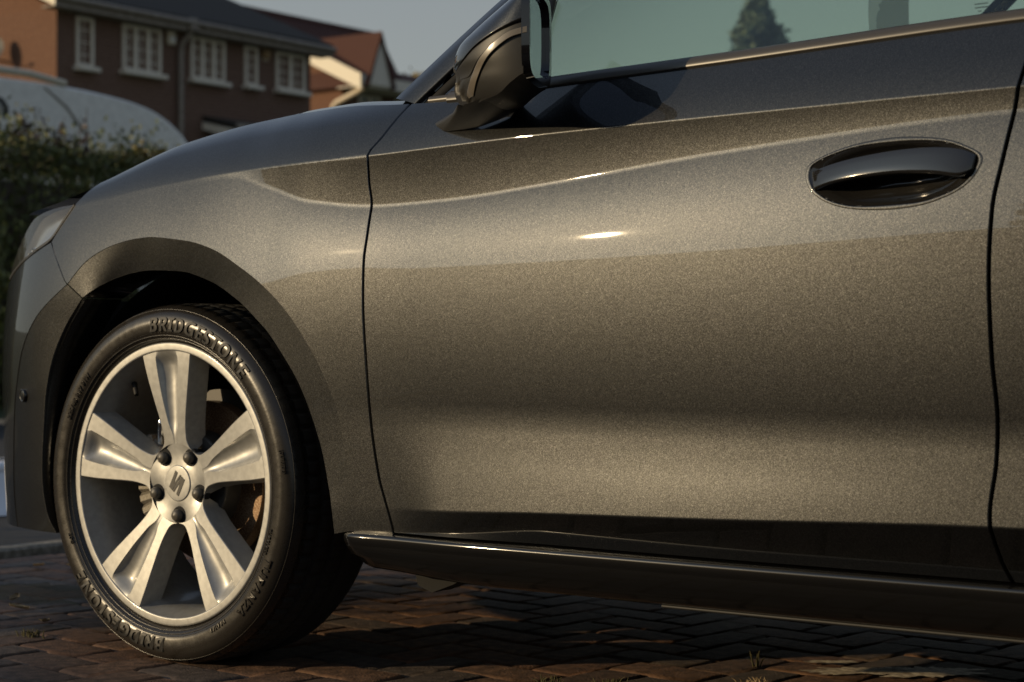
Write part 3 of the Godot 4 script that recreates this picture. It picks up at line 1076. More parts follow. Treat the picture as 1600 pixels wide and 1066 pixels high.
	for p in fine:
		cap.append(p + (Vector2(1.0, 2.2) - p).normalized() * 0.06)
	cg.prism(cap, Vector3(0.0, 0, 0), Vector3(0, 0, 1), Vector3.UP, Vector3(-1, 0, 0), 2.2)
	part(cg, "body", M.caravan, cv)
	var rl := Geo.new()
	rl.tube([Vector3(-0.03, 3.80, 5.0), Vector3(-0.03, 3.80, -0.2), Vector3(-0.03, 3.74, -0.75)], 0.045, 8)
	part(rl, "awning_rail", M.cream, cv)
	var sk := Geo.new()
	sk.box(Vector3(0.004, 2.95, 0.9), Vector3(0.03, 0.05, 7.6), Basis(), 0.01)
	sk.box(Vector3(0.004, 2.72, 0.95), Vector3(0.02, 0.09, 7.9), Basis(), 0.006)
	part(sk, "side_trim", M.cream, cv)
	var gh := Geo.new()
	gh.tube([Vector3(0.02, 3.45, 0.75), Vector3(0.06, 3.45, 0.45), Vector3(0.06, 3.43, 0.28), Vector3(0.05, 3.34, 0.2), Vector3(0.02, 3.24, 0.2)], 0.028, 8)
	part(gh, "grab_handle", M.rubber, cv)
	var sj := Geo.new()
	sj.tube([Vector3(0.0, 3.66, -0.4), Vector3(0.008, 3.45, -0.75), Vector3(0.008, 3.1, -1.1), Vector3(0.008, 2.6, -1.3)], 0.014, 6)
	part(sj, "panel_joint", M.fascia, cv)
	box_part(Vector3(0.006, 3.02, -2.62), Vector3(0.014, 0.1, 0.26), "badge", M.dark_metal, cv, 0.003)
	box_part(Vector3(0.006, 2.7, 2.6), Vector3(0.03, 0.75, 1.3), "window", M.black_gloss, cv, 0.01)
	for q in [Vector3(0.02, 0.62, 1.2), Vector3(-2.2, 0.62, 1.2)]:
		var wg := Geo.new()
		wg.lathe(q, Vector3.RIGHT, [Vector2(0.0, 0.1), Vector2(0.2, 0.1), Vector2(0.3, 0.09), Vector2(0.33, 0.02), Vector2(0.33, -0.08), Vector2(0.0, -0.1)], 24)
		part(wg, "wheel", M.rubber, cv)
	box_part(Vector3(-1.1, 0.72, 1.0), Vector3(1.6, 0.12, 7.4), "chassis", M.dark_metal, cv)

# ------------------------------------------------------------------ plants
func leaf_mesh(m: Material, w := 0.5) -> ArrayMesh:
	var g := Geo.new()
	var a := g.vert(Vector3(0, 0, -0.5), Vector3(0.2, 1, -0.3).normalized())
	var b := g.vert(Vector3(w * 0.5, 0.08, 0.05), Vector3(0.4, 1, 0).normalized())
	var c := g.vert(Vector3(0, 0, 0.5), Vector3(0.1, 1, 0.3).normalized())
	var d := g.vert(Vector3(-w * 0.5, 0.08, 0.05), Vector3(-0.4, 1, 0).normalized())
	g.tri(a, b, c)
	g.tri(a, c, d)
	return g.mesh(m)

func scatter(called: String, m: Material, parent: Node, places: Array, size: float, w := 0.5) -> MultiMeshInstance3D:
	var mm := MultiMesh.new()
	mm.transform_format = MultiMesh.TRANSFORM_3D
	mm.use_colors = true
	mm.mesh = leaf_mesh(m, w)
	mm.instance_count = places.size()
	for k in places.size():
		var b := Basis.from_euler(Vector3(rng.randf() * TAU, rng.randf() * TAU, rng.randf() * TAU)).scaled(Vector3.ONE * size * rng.randf_range(0.6, 1.3))
		mm.set_instance_transform(k, Transform3D(b, places[k]))
		var t := rng.randf_range(0.7, 1.3)
		mm.set_instance_color(k, Color(t * rng.randf_range(0.9, 1.15), t, t * rng.randf_range(0.8, 1.1)))
	var o := MultiMeshInstance3D.new()
	o.multimesh = mm
	hang(o, called, parent)
	return o

func hedge(called: String, label: String, lo: Vector3, hi: Vector3, count: int, size: float, m: Material) -> Node3D:
	var o := thing(called, label, "hedge", Vector3((lo.x + hi.x) / 2, lo.y, (lo.z + hi.z) / 2))
	var at := o.position
	var f := FastNoiseLite.new()
	f.frequency = 0.9
	f.seed = 3
	var core := Geo.new()
	core.box((lo + hi) / 2 - at - Vector3(0, 0.1, 0), (hi - lo) - Vector3(0.5, 0.3, 0.5), Basis(), 0.2)
	part(core, "twigs", M.bark, o)
	var places := []
	var s := hi - lo
	var area := [s.y * s.z, s.y * s.z, s.x * s.z, s.x * s.y, s.x * s.y]
	var sum := 0.0
	for a in area:
		sum += a
	for k in count:
		var r := rng.randf() * sum
		var q := 0
		while q < 4 and r > area[q]:
			r -= area[q]
			q += 1
		var u := rng.randf()
		var w := rng.randf()
		var p: Vector3
		var nn: Vector3
		match q:
			0:
				p = Vector3(hi.x, lo.y + s.y * u, lo.z + s.z * w)
				nn = Vector3.RIGHT
			1:
				p = Vector3(lo.x, lo.y + s.y * u, lo.z + s.z * w)
				nn = Vector3.LEFT
			2:
				p = Vector3(lo.x + s.x * u, hi.y, lo.z + s.z * w)
				nn = Vector3.UP
			3:
				p = Vector3(lo.x + s.x * u, lo.y + s.y * w, hi.z)
				nn = Vector3(0, 0, 1)
			4:
				p = Vector3(lo.x + s.x * u, lo.y + s.y * w, lo.z)
				nn = Vector3(0, 0, -1)
		var b := f.get_noise_3dv(p) * 0.22 + f.get_noise_3dv(p * 3.1) * 0.12
		var spread := 0.06 + (0.16 if q == 2 else 0.0) * pow(rng.randf(), 3.0)
		places.append(p + nn * (b - 0.05 - rng.randf() * 0.16 + spread * rng.randf() * 2.0) - at)
	stuff(scatter("leaves", m, o, places, size))
	return o

func tree(called: String, label: String, at: Vector3, height: float, rad: float, m: Material, conifer := false, count := 5000, size := 0.16) -> Node3D:
	var o := thing(called, label, "tree", at)
	var tk := Geo.new()
	tk.tube([Vector3(0, -0.1, 0), Vector3(0.05, height * 0.4, 0), Vector3(-0.03, height * 0.7, 0.05), Vector3(0, height * (0.97 if conifer else 0.8), 0)], rad * 0.09, 8, 0.02)
	part(tk, "trunk", M.bark, o)
	var places := []
	var lb := Geo.new()
	if conifer:
		for k in 150:
			var t := 1.0 - pow(rng.randf(), 1.3) * 0.97
			var y := height * (0.12 + 0.88 * t)
			var a := rng.randf() * TAU
			var l := rad * (1.0 - t) * rng.randf_range(0.75, 1.2) + 0.12
			var e := Vector3(cos(a) * l, y - l * 0.12 + 0.1, sin(a) * l)
			lb.tube([Vector3(0, y, 0), e], 0.025, 5, 0.006)
			for q in int(count / 150.0):
				var s := pow(rng.randf(), 0.6)
				var w := 0.10 + 0.26 * l * (1.0 - s * 0.7)
				places.append(Vector3(0, y, 0).lerp(e, s) + Vector3(rng.randfn(0, w), rng.randfn(-0.03, 0.09), rng.randfn(0, w)) * 0.6)
	else:
		for k in 46:
			var d := Vector3(rng.randfn(), rng.randfn() * 0.8 + 0.15, rng.randfn()).normalized() * pow(rng.randf(), 0.4)
			var c := Vector3(d.x * rad, height * 0.66 + d.y * height * 0.33, d.z * rad)
			lb.tube([Vector3(0, height * 0.38, 0), c * Vector3(0.5, 0.85, 0.5), c], 0.04, 5, 0.01)
			for q in int(count / 46.0):
				places.append(c + Vector3(rng.randfn(), rng.randfn() * 0.8, rng.randfn()) * rad * 0.17)
	part(lb, "limbs", M.bark, o)
	stuff(scatter("crown", m, o, places, size))
	return o

func plants() -> void:
	var hd := hedge("hedge", "tall clipped dark green hedge across the road in front of the caravan", Vector3(-10.9, 0.0, -9.35), Vector3(-9.5, 2.16, -1.5), 80000, 0.058, M.leaf)
	# loose dark red shoots standing up from the hedge
	var sp := Geo.new()
	var places := []
	for k in 46:
		var z := -7.35 - pow(rng.randf(), 0.8) * 1.05
		var p := Vector3(rng.randf_range(-0.3, 0.6), 2.05, z + 5.425)
		var l := rng.randf_range(0.12, 0.5) * (1.0 if absf(z + 7.9) < 0.35 else 0.6)
		var e := p + Vector3(rng.randfn(0, 0.06), l, rng.randfn(0, 0.09))
		sp.tube([p, p.lerp(e, 0.5) + Vector3(0, 0, rng.randfn(0, 0.015)), e], 0.007, 5, 0.003)
		for q in int(26 * l):
			places.append(p.lerp(e, rng.randf()) + Vector3(rng.randfn(0, 0.03), 0, rng.randfn(0, 0.03)))
	part(sp, "shoots", M.bark, hd)
	stuff(scatter("shoot_leaves", M.leaf_red, hd, places, 0.075))
	var gp := []
	for k in 260:
		gp.append(Vector3(0.62 + rng.randfn(0, 0.08), 2.12 + rng.randfn(0, 0.07), -3.45 + rng.randfn(0, 0.17)))
	stuff(scatter("yellow_leaves", M.leaf_gold, hd, gp, 0.08))
	# a yellow-green shrub at the left
	var sh := thing("shrub", "yellow green shrub in front of the dark hedge at the left edge", "shrub", Vector3(-7.95, 0, -5.58))
	var st := Geo.new()
	var lp := []
	for k in 60:
		var a := rng.randf() * TAU
		var hh := rng.randf_range(0.5, 1.72)
		var rr := rng.randf() * 0.42 * (1.25 - hh / 2.2)
		var e := Vector3(cos(a) * rr, hh, sin(a) * rr)
		st.tube([Vector3(cos(a) * 0.05, 0, sin(a) * 0.05), e * Vector3(0.6, 0.5, 0.6), e], 0.01, 5, 0.004)
		for q in 75:
			lp.append(e * Vector3(1, rng.randf_range(0.55, 1.02), 1) + Vector3(rng.randfn(0, 0.08), rng.randfn(0, 0.05), rng.randfn(0, 0.08)))
	part(st, "stems", M.bark, sh)
	stuff(scatter("leaves", M.leaf_light, sh, lp, 0.06))
	tree("autumn_tree", "small brown and gold tree far beyond the white gablet", Vector3(-45, 1.6, -56.6), 10.2, 1.25, M.leaf_gold, false, 2600, 0.22)
	tree("fir_tree", "dark pointed fir seen through the car's side window", Vector3(-19.4, 1.4, -37.7), 7.45, 3.5, M.leaf_fir, true, 26000, 0.2)
	# out of view: hedge and wall added for shade and reflection, and a mirrored fir
	hedge("added_shade_hedge", "low hedge added out of view at left to shade the ground", Vector3(-7.4, 0, 2.5), Vector3(-3.25, 1.0, 3.1), 9000, 0.075, M.leaf)  # unseen hedge, set there to cast shade on the pavers at left
	var gw := thing("added_dark_wall", "unseen brown wall added on the camera's side, mirrored as a dark band in the door", "wall", Vector3(-6, 0, 7.15))  # unseen wall, put in to give the door a crisp dark reflection
	box_part(Vector3(0, 0.92, 0), Vector3(24, 1.86, 0.22), "wall", M.brick_brown, gw)
	box_part(Vector3(0, 1.90, 0), Vector3(24.06, 0.10, 0.30), "coping", M.kerb, gw, 0.015)
	tree("fir_tree", "fir on the camera's side, mirrored beside the door handle", Vector3(-9.6, 0, 26), 7.6, 2.2, M.leaf_fir, true, 9000, 0.18)

# ------------------------------------------------------------------ small things on the ground
func small_things() -> void:
	var at := [Vector3(-0.824, 0.004, -0.331), Vector3(-1.395, 0.004, -0.86), Vector3(-1.328, 0.004, -0.908), Vector3(-0.95, 0.004, -0.42), Vector3(-0.62, 0.004, -0.23)]
	var words := ["brown curled dry leaf nearest the picture's left edge", "pale dry leaf on the grey pavers behind the bumper", "small dry leaf beside the edging stone", "brown leaf scrap on the paver joint left of the tyre", "tiny leaf scrap on the brown pavers under the bumper"]
	for k in at.size():
		var g := Geo.new()
		var rows := []
		var yaw := rng.randf() * TAU
		for i in 7:
			var t := i / 6.0
			var w := 0.011 * sin(PI * clampf(t, 0.04, 0.97)) * (1.0 + 0.3 * sin(t * 17.0))
			var r := PackedVector3Array()
			for j in 5:
				var s := (j - 2) / 2.0
				r.append(Vector3((t - 0.5) * 0.05, 0.003 + 0.006 * s * s + 0.006 * t * t, s * w).rotated(Vector3.UP, yaw))
			rows.append(r)
		g.grid(rows, Vector3.UP)
		var o := part(g, "dry_leaf", M.dry, self)
		o.position = at[k]
		tag(o, words[k], "leaf", "dry leaves on the pavers")
	var spots := [Vector3(0.912, 0, -0.494), Vector3(0.614, 0, -0.292), Vector3(0.70, 0, -0.34), Vector3(0.806, 0, -0.671), Vector3(-0.53, 0, -0.12)]
	var names := ["dry weed tuft growing from the joint in front of the pale residue", "yellowish moss tuft at the lower edge right of the wheel", "small moss tuft beside the larger one below the sill", "single upright weed on the edge of the car's shadow", "thin grass tuft in the joint left of the tyre"]
	for k in spots.size():
		var g := Geo.new()
		for q in (9 if k == 3 else 30):
			var p := Vector3(rng.randfn(0, 0.014 if k != 3 else 0.003), 0, rng.randfn(0, 0.008 if k != 3 else 0.003))
			var h := rng.randf_range(0.006, 0.018) * (1.6 if k == 3 else 1.0)
			var e := p + Vector3(rng.randfn(0, 0.008), h, rng.randfn(0, 0.008))
			g.tube([p - Vector3(0, 0.006, 0), p.lerp(e, 0.6) + Vector3(0, 0.002, 0), e], 0.0016, 5, 0.0005)
		var o := part(g, "weed_tuft", M.moss if k != 0 else M.dry, self)
		o.position = spots[k]
		tag(o, names[k], "weed", "weeds in the paver joints")
	# pale dried suds: thin sheets with ragged outlines
	var films := [[Vector2(0.985, -0.715), 0.085, 0.035, 0.62, "pale dried suds on the pavers at the bottom right"], [Vector2(1.085, -0.775), 0.10, 0.05, 0.62, "largest pale dried suds below the sill at right"], [Vector2(0.905, -0.775), 0.05, 0.014, 0.62, "small pale streak of suds at the shadow's edge"]]
	for q in films:
		var g := Geo.new()
		var c := g.vert(Vector3.ZERO, Vector3.UP)
		var ring := []
		var f := FastNoiseLite.new()
		f.seed = int(q[1] * 1000)
		f.frequency = 0.8
		for i in 90:
			var a := TAU * i / 90
			var r := 1.0 + 0.55 * f.get_noise_2d(cos(a) * 2, sin(a) * 2) + 0.4 * f.get_noise_2d(cos(a) * 7 + 9, sin(a) * 7)
			ring.append(g.vert(Vector3(cos(a) * q[1] * r, 0, sin(a) * q[2] * r).rotated(Vector3.UP, q[3]), Vector3.UP))
		for i in 90:
			g.tri(c, ring[i], ring[(i + 1) % 90])
		var o := part(g, "dried_suds", M.soap, self)
		o.position = Vector3(q[0].x, 0.0045, q[0].y)
		tag(o, q[4], "suds", "suds on the pavers")
	for q in [[Vector3(-1.05, 0.0042, -0.52), 0.42, 0.16, "wet sheen on the grey pavers left of the front tyre"]]:
		var wg := Geo.new()
		var wc := wg.vert(Vector3.ZERO, Vector3.UP)
		var wr := []
		var nf := FastNoiseLite.new()
		nf.seed = 5
		nf.frequency = 0.9
		for i in 120:
			var a := TAU * i / 120
			var r := 1.0 + 0.5 * nf.get_noise_2d(cos(a) * 2, sin(a) * 2) + 0.35 * nf.get_noise_2d(cos(a) * 6, sin(a) * 6 + 4)
			wr.append(wg.vert(Vector3(cos(a) * q[1] * r, 0, sin(a) * q[2] * r).rotated(Vector3.UP, 0.5), Vector3.UP))
		for i in 120:
			wg.tri(wc, wr[i], wr[(i + 1) % 120])
		var wo := part(wg, "wet_patch", M.water, self)
		wo.position = q[0]
		tag(wo, q[3], "wet patch")
	# white tub behind the bumper
	var tb := thing("white_tub", "white rounded plastic tub on the road behind the bumper at left", "tub", Vector3(-2.93, 0, -1.86))
	var g := Geo.new()
	g.lathe(Vector3.ZERO, Vector3.UP, [Vector2(0.0, 0.16), Vector2(0.18, 0.16), Vector2(0.20, 0.15), Vector2(0.215, 0.11), Vector2(0.245, 0.05), Vector2(0.285, 0.012), Vector2(0.29, 0.0)], 40)
	part(g, "tub_wall", M.white_plastic, tb)
	var rim := Geo.new()
	rim.lathe(Vector3(0, 0.155, 0), Vector3.UP, [Vector2(0.18, 0.018), Vector2(0.203, 0.014), Vector2(0.206, -0.008), Vector2(0.2, -0.012)], 40)
	part(rim, "rim", M.white_plastic, tb)

# ------------------------------------------------------------------ the car
func far_side(p: Vector3) -> Vector3:
	return Vector3(p.x, p.y, -1.79 - p.z)

func top_point(x: float) -> Vector3:
	return on(x, ly("T", x))

func car() -> void:
	var c := thing("parked_car", "dark grey metallic hatchback parked on the brick drive, seen at its front left side", "car", Vector3(0, 0.016, 0))
	# --- front wing
	var arch := [Vector2(0.359, 0.252), Vector2(0.354, 0.295), Vector2(0.348, 0.331), Vector2(0.329, 0.406), Vector2(0.288, 0.502), Vector2(0.228, 0.578), Vector2(0.190, 0.611), Vector2(0.149, 0.640), Vector2(0.120, 0.656), Vector2(0.096, 0.668), Vector2(0.066, 0.680), Vector2(0.02, 0.6935), Vector2(-0.02, 0.701), Vector2(-0.107, 0.705), Vector2(-0.16, 0.701), Vector2(-0.203, 0.6925), Vector2(-0.235, 0.681), Vector2(-0.26, 0.669), Vector2(-0.282, 0.657)]
	var flare := [Vector2(0.392, 0.258), Vector2(0.392, 0.31), Vector2(0.390, 0.36), Vector2(0.376, 0.45), Vector2(0.340, 0.53), Vector2(0.289, 0.600), Vector2(0.246, 0.642), Vector2(0.205, 0.672), Vector2(0.177, 0.689), Vector2(0.145, 0.706), Vector2(0.096, 0.730), Vector2(0.05, 0.745), Vector2(0.007, 0.754), Vector2(-0.081, 0.764), Vector2(-0.125, 0.7635), Vector2(-0.168, 0.759), Vector2(-0.222, 0.747), Vector2(-0.276, 0.724), Vector2(-0.325, 0.684)]
	var outer := [Vector2(0.483, 0.258), Vector2(0.468, 0.31), Vector2(0.454, 0.357), Vector2(0.440, 0.452), Vector2(0.435, 0.547), Vector2(0.430, 0.641), Vector2(0.429, 0.705), Vector2(0.4325, 0.80), Vector2(0.4305, 0.882), Vector2(0.482, 0.966), Vector2(0.3, 0.979), Vector2(0.15, 0.977), Vector2(0.05, 0.968), Vector2(-0.1, 0.946), Vector2(-0.2, 0.915), Vector2(-0.3, 0.878), Vector2(-0.343, 0.838), Vector2(-0.403, 0.767), Vector2(-0.334, 0.690)]
	var tilt := []
	for q in [1, 2, 3, 4, 4, 5, 6, 8, 9, 11, 14, 15, 16, 16, 16, 14, 11, 8, 6]:
		tilt.append(Vector2(0, q))
	# outer edge follows the door gap and the top line between its corners
	var oute := []
	for i in 18 * 8 + 1:
		var p := along(outer, i / 8.0)
		if i <= 64:
			p.x = gap_x(gap_f_table, p.y) - 0.0028
		elif i >= 80 and i <= 120:
			p.y = ly("T", p.x)
		elif i > 64 and i < 72:
			p.x = gap_x(gap_f_table, p.y) - 0.0028
		elif i >= 72 and i < 80:
			p.y = lerpf(p.y, ly("T", p.x), 1.0)
		oute.append(p)
	var a8 := []
	var f8 := []
	var t8 := []
	for i in 18 * 8 + 1:
		a8.append(along(arch, i / 8.0, true))
		f8.append(along(flare, i / 8.0, true))
		t8.append(along(tilt, i / 8.0, true))
	part(arch_panel(a8, f8, oute, t8, 3), "front_wing", M.paint, c)
	# --- bumper corner
	var ba := [Vector2(-0.2845, 0.6555), Vector2(-0.337, 0.603), Vector2(-0.379, 0.542), Vector2(-0.402, 0.48), Vector2(-0.412, 0.43), Vector2(-0.426, 0.318), Vector2(-0.415, 0.244), Vector2(-0.386, 0.205)]
	var bf := [Vector2(-0.3275, 0.6825), Vector2(-0.425, 0.625), Vector2(-0.485, 0.56), Vector2(-0.52, 0.48), Vector2(-0.535, 0.43), Vector2(-0.55, 0.318), Vector2(-0.55, 0.244), Vector2(-0.54, 0.205)]
	var bo := [Vector2(-0.3375, 0.6905), Vector2(-0.407, 0.765), Vector2(-0.52, 0.731), Vector2(-0.622, 0.697), Vector2(-0.80, 0.68), Vector2(-0.885, 0.55), Vector2(-0.885, 0.35), Vector2(-0.875, 0.20)]
	var bt := []
	for q in [6, 5, 4, 3, 3, 3, 3, 3]:
		bt.append(Vector2(0, q))
	var bumper := part(arch_panel(ba, bf, bo, bt, 16), "front_bumper", M.paint, c)
	# parking sensor on the bumper
	var pn := nrm(-0.485, 0.468)
	var ps := Geo.new()
	var pc := on(-0.485, 0.468)
	ps.lathe(pc, pn, [Vector2(0.0125, -0.004), Vector2(0.0125, 0.0015), Vector2(0.011, 0.0022), Vector2(0.010, 0.001), Vector2(0.010, 0.001), Vector2(0.0092, 0.0005), Vector2(0.0086, 0.0016), Vector2(0.0, 0.0019)], 24)
	part(ps, "parking_sensor", M.paint, bumper)
	# nose between the two bumper corners
	var nose := []
	for q in [[0.20, 0.0], [0.35, 0.02], [0.55, 0.02], [0.67, 0.0]]:
		var row := PackedVector3Array()
		var e := on(-0.885, q[0])
		for i in 13:
			var t := i / 12.0
			row.append(Vector3(-0.885 - 0.06 * sin(PI * t) - q[1], q[0], lerpf(e.z, -1.79 - e.z, t)))
		nose.append(row)
	var ng := Geo.new()
	ng.grid(nose, Vector3(-1, 0, 0))
	part(ng, "grille_panel", M.plastic, bumper)
	var sg := Geo.new()
	sg.box(Vector3(-0.52, 0.212, -0.24), Vector3(0.30, 0.006, 0.2), Basis(Vector3.UP, -0.35), 0.002)
	part(sg, "lower_lip", M.plastic, bumper)
	# --- headlight
	var hu := [Vector2(-0.3465, 0.836), Vector2(-0.40, 0.834), Vector2(-0.466, 0.826), Vector2(-0.513, 0.812), Vector2(-0.565, 0.768), Vector2(-0.612, 0.722), Vector2(-0.626, 0.7005)]
	var hl := [Vector2(-0.3465, 0.834), Vector2(-0.375, 0.802), Vector2(-0.4085, 0.770), Vector2(-0.47, 0.749), Vector2(-0.53, 0.730), Vector2(-0.585, 0.712), Vector2(-0.626, 0.700)]
	var lg := Geo.new()
	var rows_l := []
	var rows_in := []
	for j in 17:
		var r := PackedVector3Array()
		var r2 := PackedVector3Array()
		for i in 49:
			var p := along(hl, i / 8.0, true).lerp(along(hu, i / 8.0, true), j / 16.0)
			r.append(on(p.x, p.y, 0.002))
			r2.append(on(p.x, p.y, -0.02 - 0.012 * sin(PI * j / 16.0)))
		rows_l.append(r)
		rows_in.append(r2)
	lg.grid(rows_l, Vector3(-0.3, 0.2, 1))
	var hig := Geo.new()
	hig.grid(rows_in, Vector3(-0.3, 0.2, 1))
	var hlamp := part(hig, "headlight", M.reflector, c)
	part(lg, "lens", M.lens, hlamp)
	var hbz := Geo.new()
	var edge := []
	for i in 49:
		var p := along(hl, i / 8.0, true)
		edge.append(on(p.x, p.y + 0.002, -0.002))
	hbz.tube(edge, 0.0042, 8)
	part(hbz, "seal", M.rubber, hlamp)
	for k in 9:
		var p := along(hl, 3.2 + k * 0.27, true).lerp(along(hu, 3.2 + k * 0.27, true), 0.16)
		box_part(on(p.x, p.y, -0.010), Vector3(0.007, 0.009, 0.006), "light_rib", M.chrome, hlamp, 0.001, Basis(Vector3(0, 0, 1), 0.35))
	var dk := Geo.new()
	var rd := []
	for j in 6:
		var r := PackedVector3Array()
		for i in 17:
			var p := along(hl, 4.0 + i / 8.0, true).lerp(along(hu, 4.0 + i / 8.0, true), 0.45 + 0.5 * j / 5.0)
			r.append(on(p.x, p.y, -0.012))
		rd.append(r)
	dk.grid(rd, Vector3(-0.3, 0.2, 1))
	part(dk, "dark_bezel", M.black_gloss, hlamp)
	# --- bonnet
	var bg := Geo.new()
	var br := []
	for i in 61:
		var x := lerpf(-0.62, 0.47, i / 60.0)
		var e := on(x, ly("T", x))
		var r := PackedVector3Array()
		for j in 41:
			var t := j / 40.0
			var z := lerpf(e.z - 0.004, -1.79 - e.z + 0.004, t)
			var s := minf(t, 1 - t) * 1.4
			var rise := 0.016 * smoothstep(-0.25, 0.25, x) * smoothstep(0.0, 0.05, s) + 0.022 * sin(PI * t)
			r.append(Vector3(x - 0.20 * sin(PI * t) * smoothstep(0.2, -0.6, x) - 0.18 * sin(PI * t) * smoothstep(0.2, 0.47, x), e.y - 0.002 + rise, z))
		br.append(r)
	bg.grid(br, Vector3.UP)
	part(bg, "bonnet", M.paint, c)
	var cow := Geo.new()
	cow.box(Vector3(0.36, 0.955, -0.895), Vector3(0.34, 0.03, 1.42), Basis(), 0.01)
	part(cow, "scuttle", M.plastic, c)
	# --- doors
	var bowl := []
	for q in [Vector2(1.259, 0.810), Vector2(1.2665, 0.820), Vector2(1.294, 0.831), Vector2(1.337, 0.840), Vector2(1.400, 0.8425), Vector2(1.451, 0.8385), Vector2(1.482, 0.829), Vector2(1.506, 0.815), Vector2(1.5025, 0.797), Vector2(1.485, 0.778), Vector2(1.456, 0.765), Vector2(1.416, 0.757), Vector2(1.342, 0.756), Vector2(1.299, 0.764), Vector2(1.272, 0.779), Vector2(1.2605, 0.795)]:
		bowl.append(q)
	var fine_bowl := []
	for i in 16:
		for q in 8:
			fine_bowl.append(bowl[i].cubic_interpolate(bowl[(i + 1) % 16], bowl[(i + 15) % 16], bowl[(i + 2) % 16], q / 8.0))
	var bc := Vector2(1.385, 0.80)
	var hole := []
	for p in fine_bowl:
		hole.append(p + (p - bc).normalized() * 0.0018)
	var fl := func(y): return gap_x(gap_f_table, y) + 0.0036
	var fr := func(y): return gap_x(gap_r_table, y) - 0.0036
	var door := part(side_panel(fl, fr, "K", 300, hole), "front_door", M.paint, c)
	var rl := func(y): return gap_x(gap_r_table, y) + 0.0036
	var rr := func(_y): return 2.32
	var rdoor := part(side_panel(rl, rr, "K", 90), "rear_door", M.paint, c)
	var ql := func(_y): return 2.326
	var qr := func(_y): return 3.3
	part(side_panel(ql, qr, "K", 60), "rear_wing", M.paint, c)
	# handle bowl
	var hb := Geo.new()
	var hr := []
	for q in [[-0.0012, 0.0002], [-0.003, -0.0012], [-0.006, -0.004], [-0.008, -0.009], [-0.016, -0.022], [-0.030, -0.033], [-0.040, -0.036], [-0.0475, -0.0365]]:
		var r := PackedVector3Array()
		for p in fine_bowl:
			var d: Vector2 = (p - bc)
			var l := d.length()
			var w: Vector2 = bc + d / l * maxf(l + q[0], 0.002) if q[0] > -0.1 else bc
			if q[0] <= -0.006:
				var kk: float = 1.0 + q[0] / 0.048
				w = bc + d * maxf(kk, 0.02) if q[0] > -0.1 else bc
			r.append(on(w.x, w.y, q[1] + 0.0002))
		hr.append(r)
	hb.grid(hr, Vector3(0, 0, 1), true)
	part(hb, "handle_recess", M.gloss_paint, door)
	var rm := Geo.new()
	var rmr := []
	for q in [[0.0056, -0.0003], [0.0047, 0.0003], [0.0014, 0.0004], [-0.0004, 0.0001], [-0.0016, -0.0010]]:
		var r := PackedVector3Array()
		for p in fine_bowl:
			var w: Vector2 = p + (p - bc).normalized() * q[0]
			r.append(on(w.x, w.y, q[1] + 0.0003))
		rmr.append(r)
	rm.grid(rmr, Vector3(0, 0, 1), true)
	part(rm, "recess_rim", M.paint, door)
	# handle bar
	var tu := [Vector2(1.2625, 0.8075), Vector2(1.30, 0.8165), Vector2(1.345, 0.8235), Vector2(1.40, 0.8285), Vector2(1.45, 0.829), Vector2(1.485, 0.8245), Vector2(1.5045, 0.8165)]
	var tl := [Vector2(1.2695, 0.781), Vector2(1.30, 0.7885), Vector2(1.345, 0.794), Vector2(1.40, 0.7965), Vector2(1.45, 0.7935), Vector2(1.485, 0.7885), Vector2(1.5015, 0.796)]
	var hg := Geo.new()
	var hrow := []
	var prof := [[0.02, -0.026], [0.0, -0.020], [-0.01, -0.006], [0.0, -0.002], [0.04, -0.0002], [0.3, 0.0012], [0.6, 0.0022], [0.86, 0.0027], [0.94, 0.0018], [0.985, -0.0010], [1.0, -0.006], [1.0, -0.016], [0.95, -0.024], [0.5, -0.028]]
	for i in 61:
		var t := i / 60.0
		var pu := along(tu, t * 6, true)
		var pl := along(tl, t * 6, true)
		var outz := 0.006 + 0.018 * pow(sin(PI * clampf(t, 0.0, 1.0)), 0.6)
		var r := PackedVector3Array()
		for q in prof:
			var p := pu.lerp(pl, q[0])
			r.append(on(p.x, p.y, 0.0) + Vector3(0, 0, outz - 0.006 + q[1]))
		hrow.append(r)
	hg.grid(hrow, Vector3(0, 0, 1))
	part(hg, "door_handle", M.gloss_paint, door)
	# belt moulding of the doors
	for e in [[door, 0.575, 1.565], [rdoor, 1.572, 2.3]]:
		var ms := []
		for q in [[-0.0035, -0.010], [-0.003, 0.001], [0.0, 0.0035], [0.006, 0.0042], [0.012, 0.002], [0.0155, -0.004], [0.016, -0.014]]:
			var r := PackedVector3Array()
			for i in 61:
				var x := lerpf(e[1], e[2], i / 60.0)
				var p := top_point(x)
				r.append(p + Vector3(0, q[0] + 0.002, q[1] - q[0] * 0.35))
			ms.append(r)
		var mg := Geo.new()
		mg.grid(ms, Vector3(0, 0, 1))
		part(mg, "belt_moulding", M.trim, e[0])
		var sl := []
		for i in 41:
			var x := lerpf(e[1], e[2], i / 40.0)
			sl.append(top_point(x) + Vector3(0, -0.001, -0.001))
		var sg2 := Geo.new()
		sg2.tube(sl, 0.0032, 6)
		part(sg2, "belt_seal", M.matt_black, e[0])
	# --- pillars, glass, roof
	var pb := Vector3(0.495, 0.966, -0.075)
	var pt := Vector3(1.05, 1.395, -0.27)
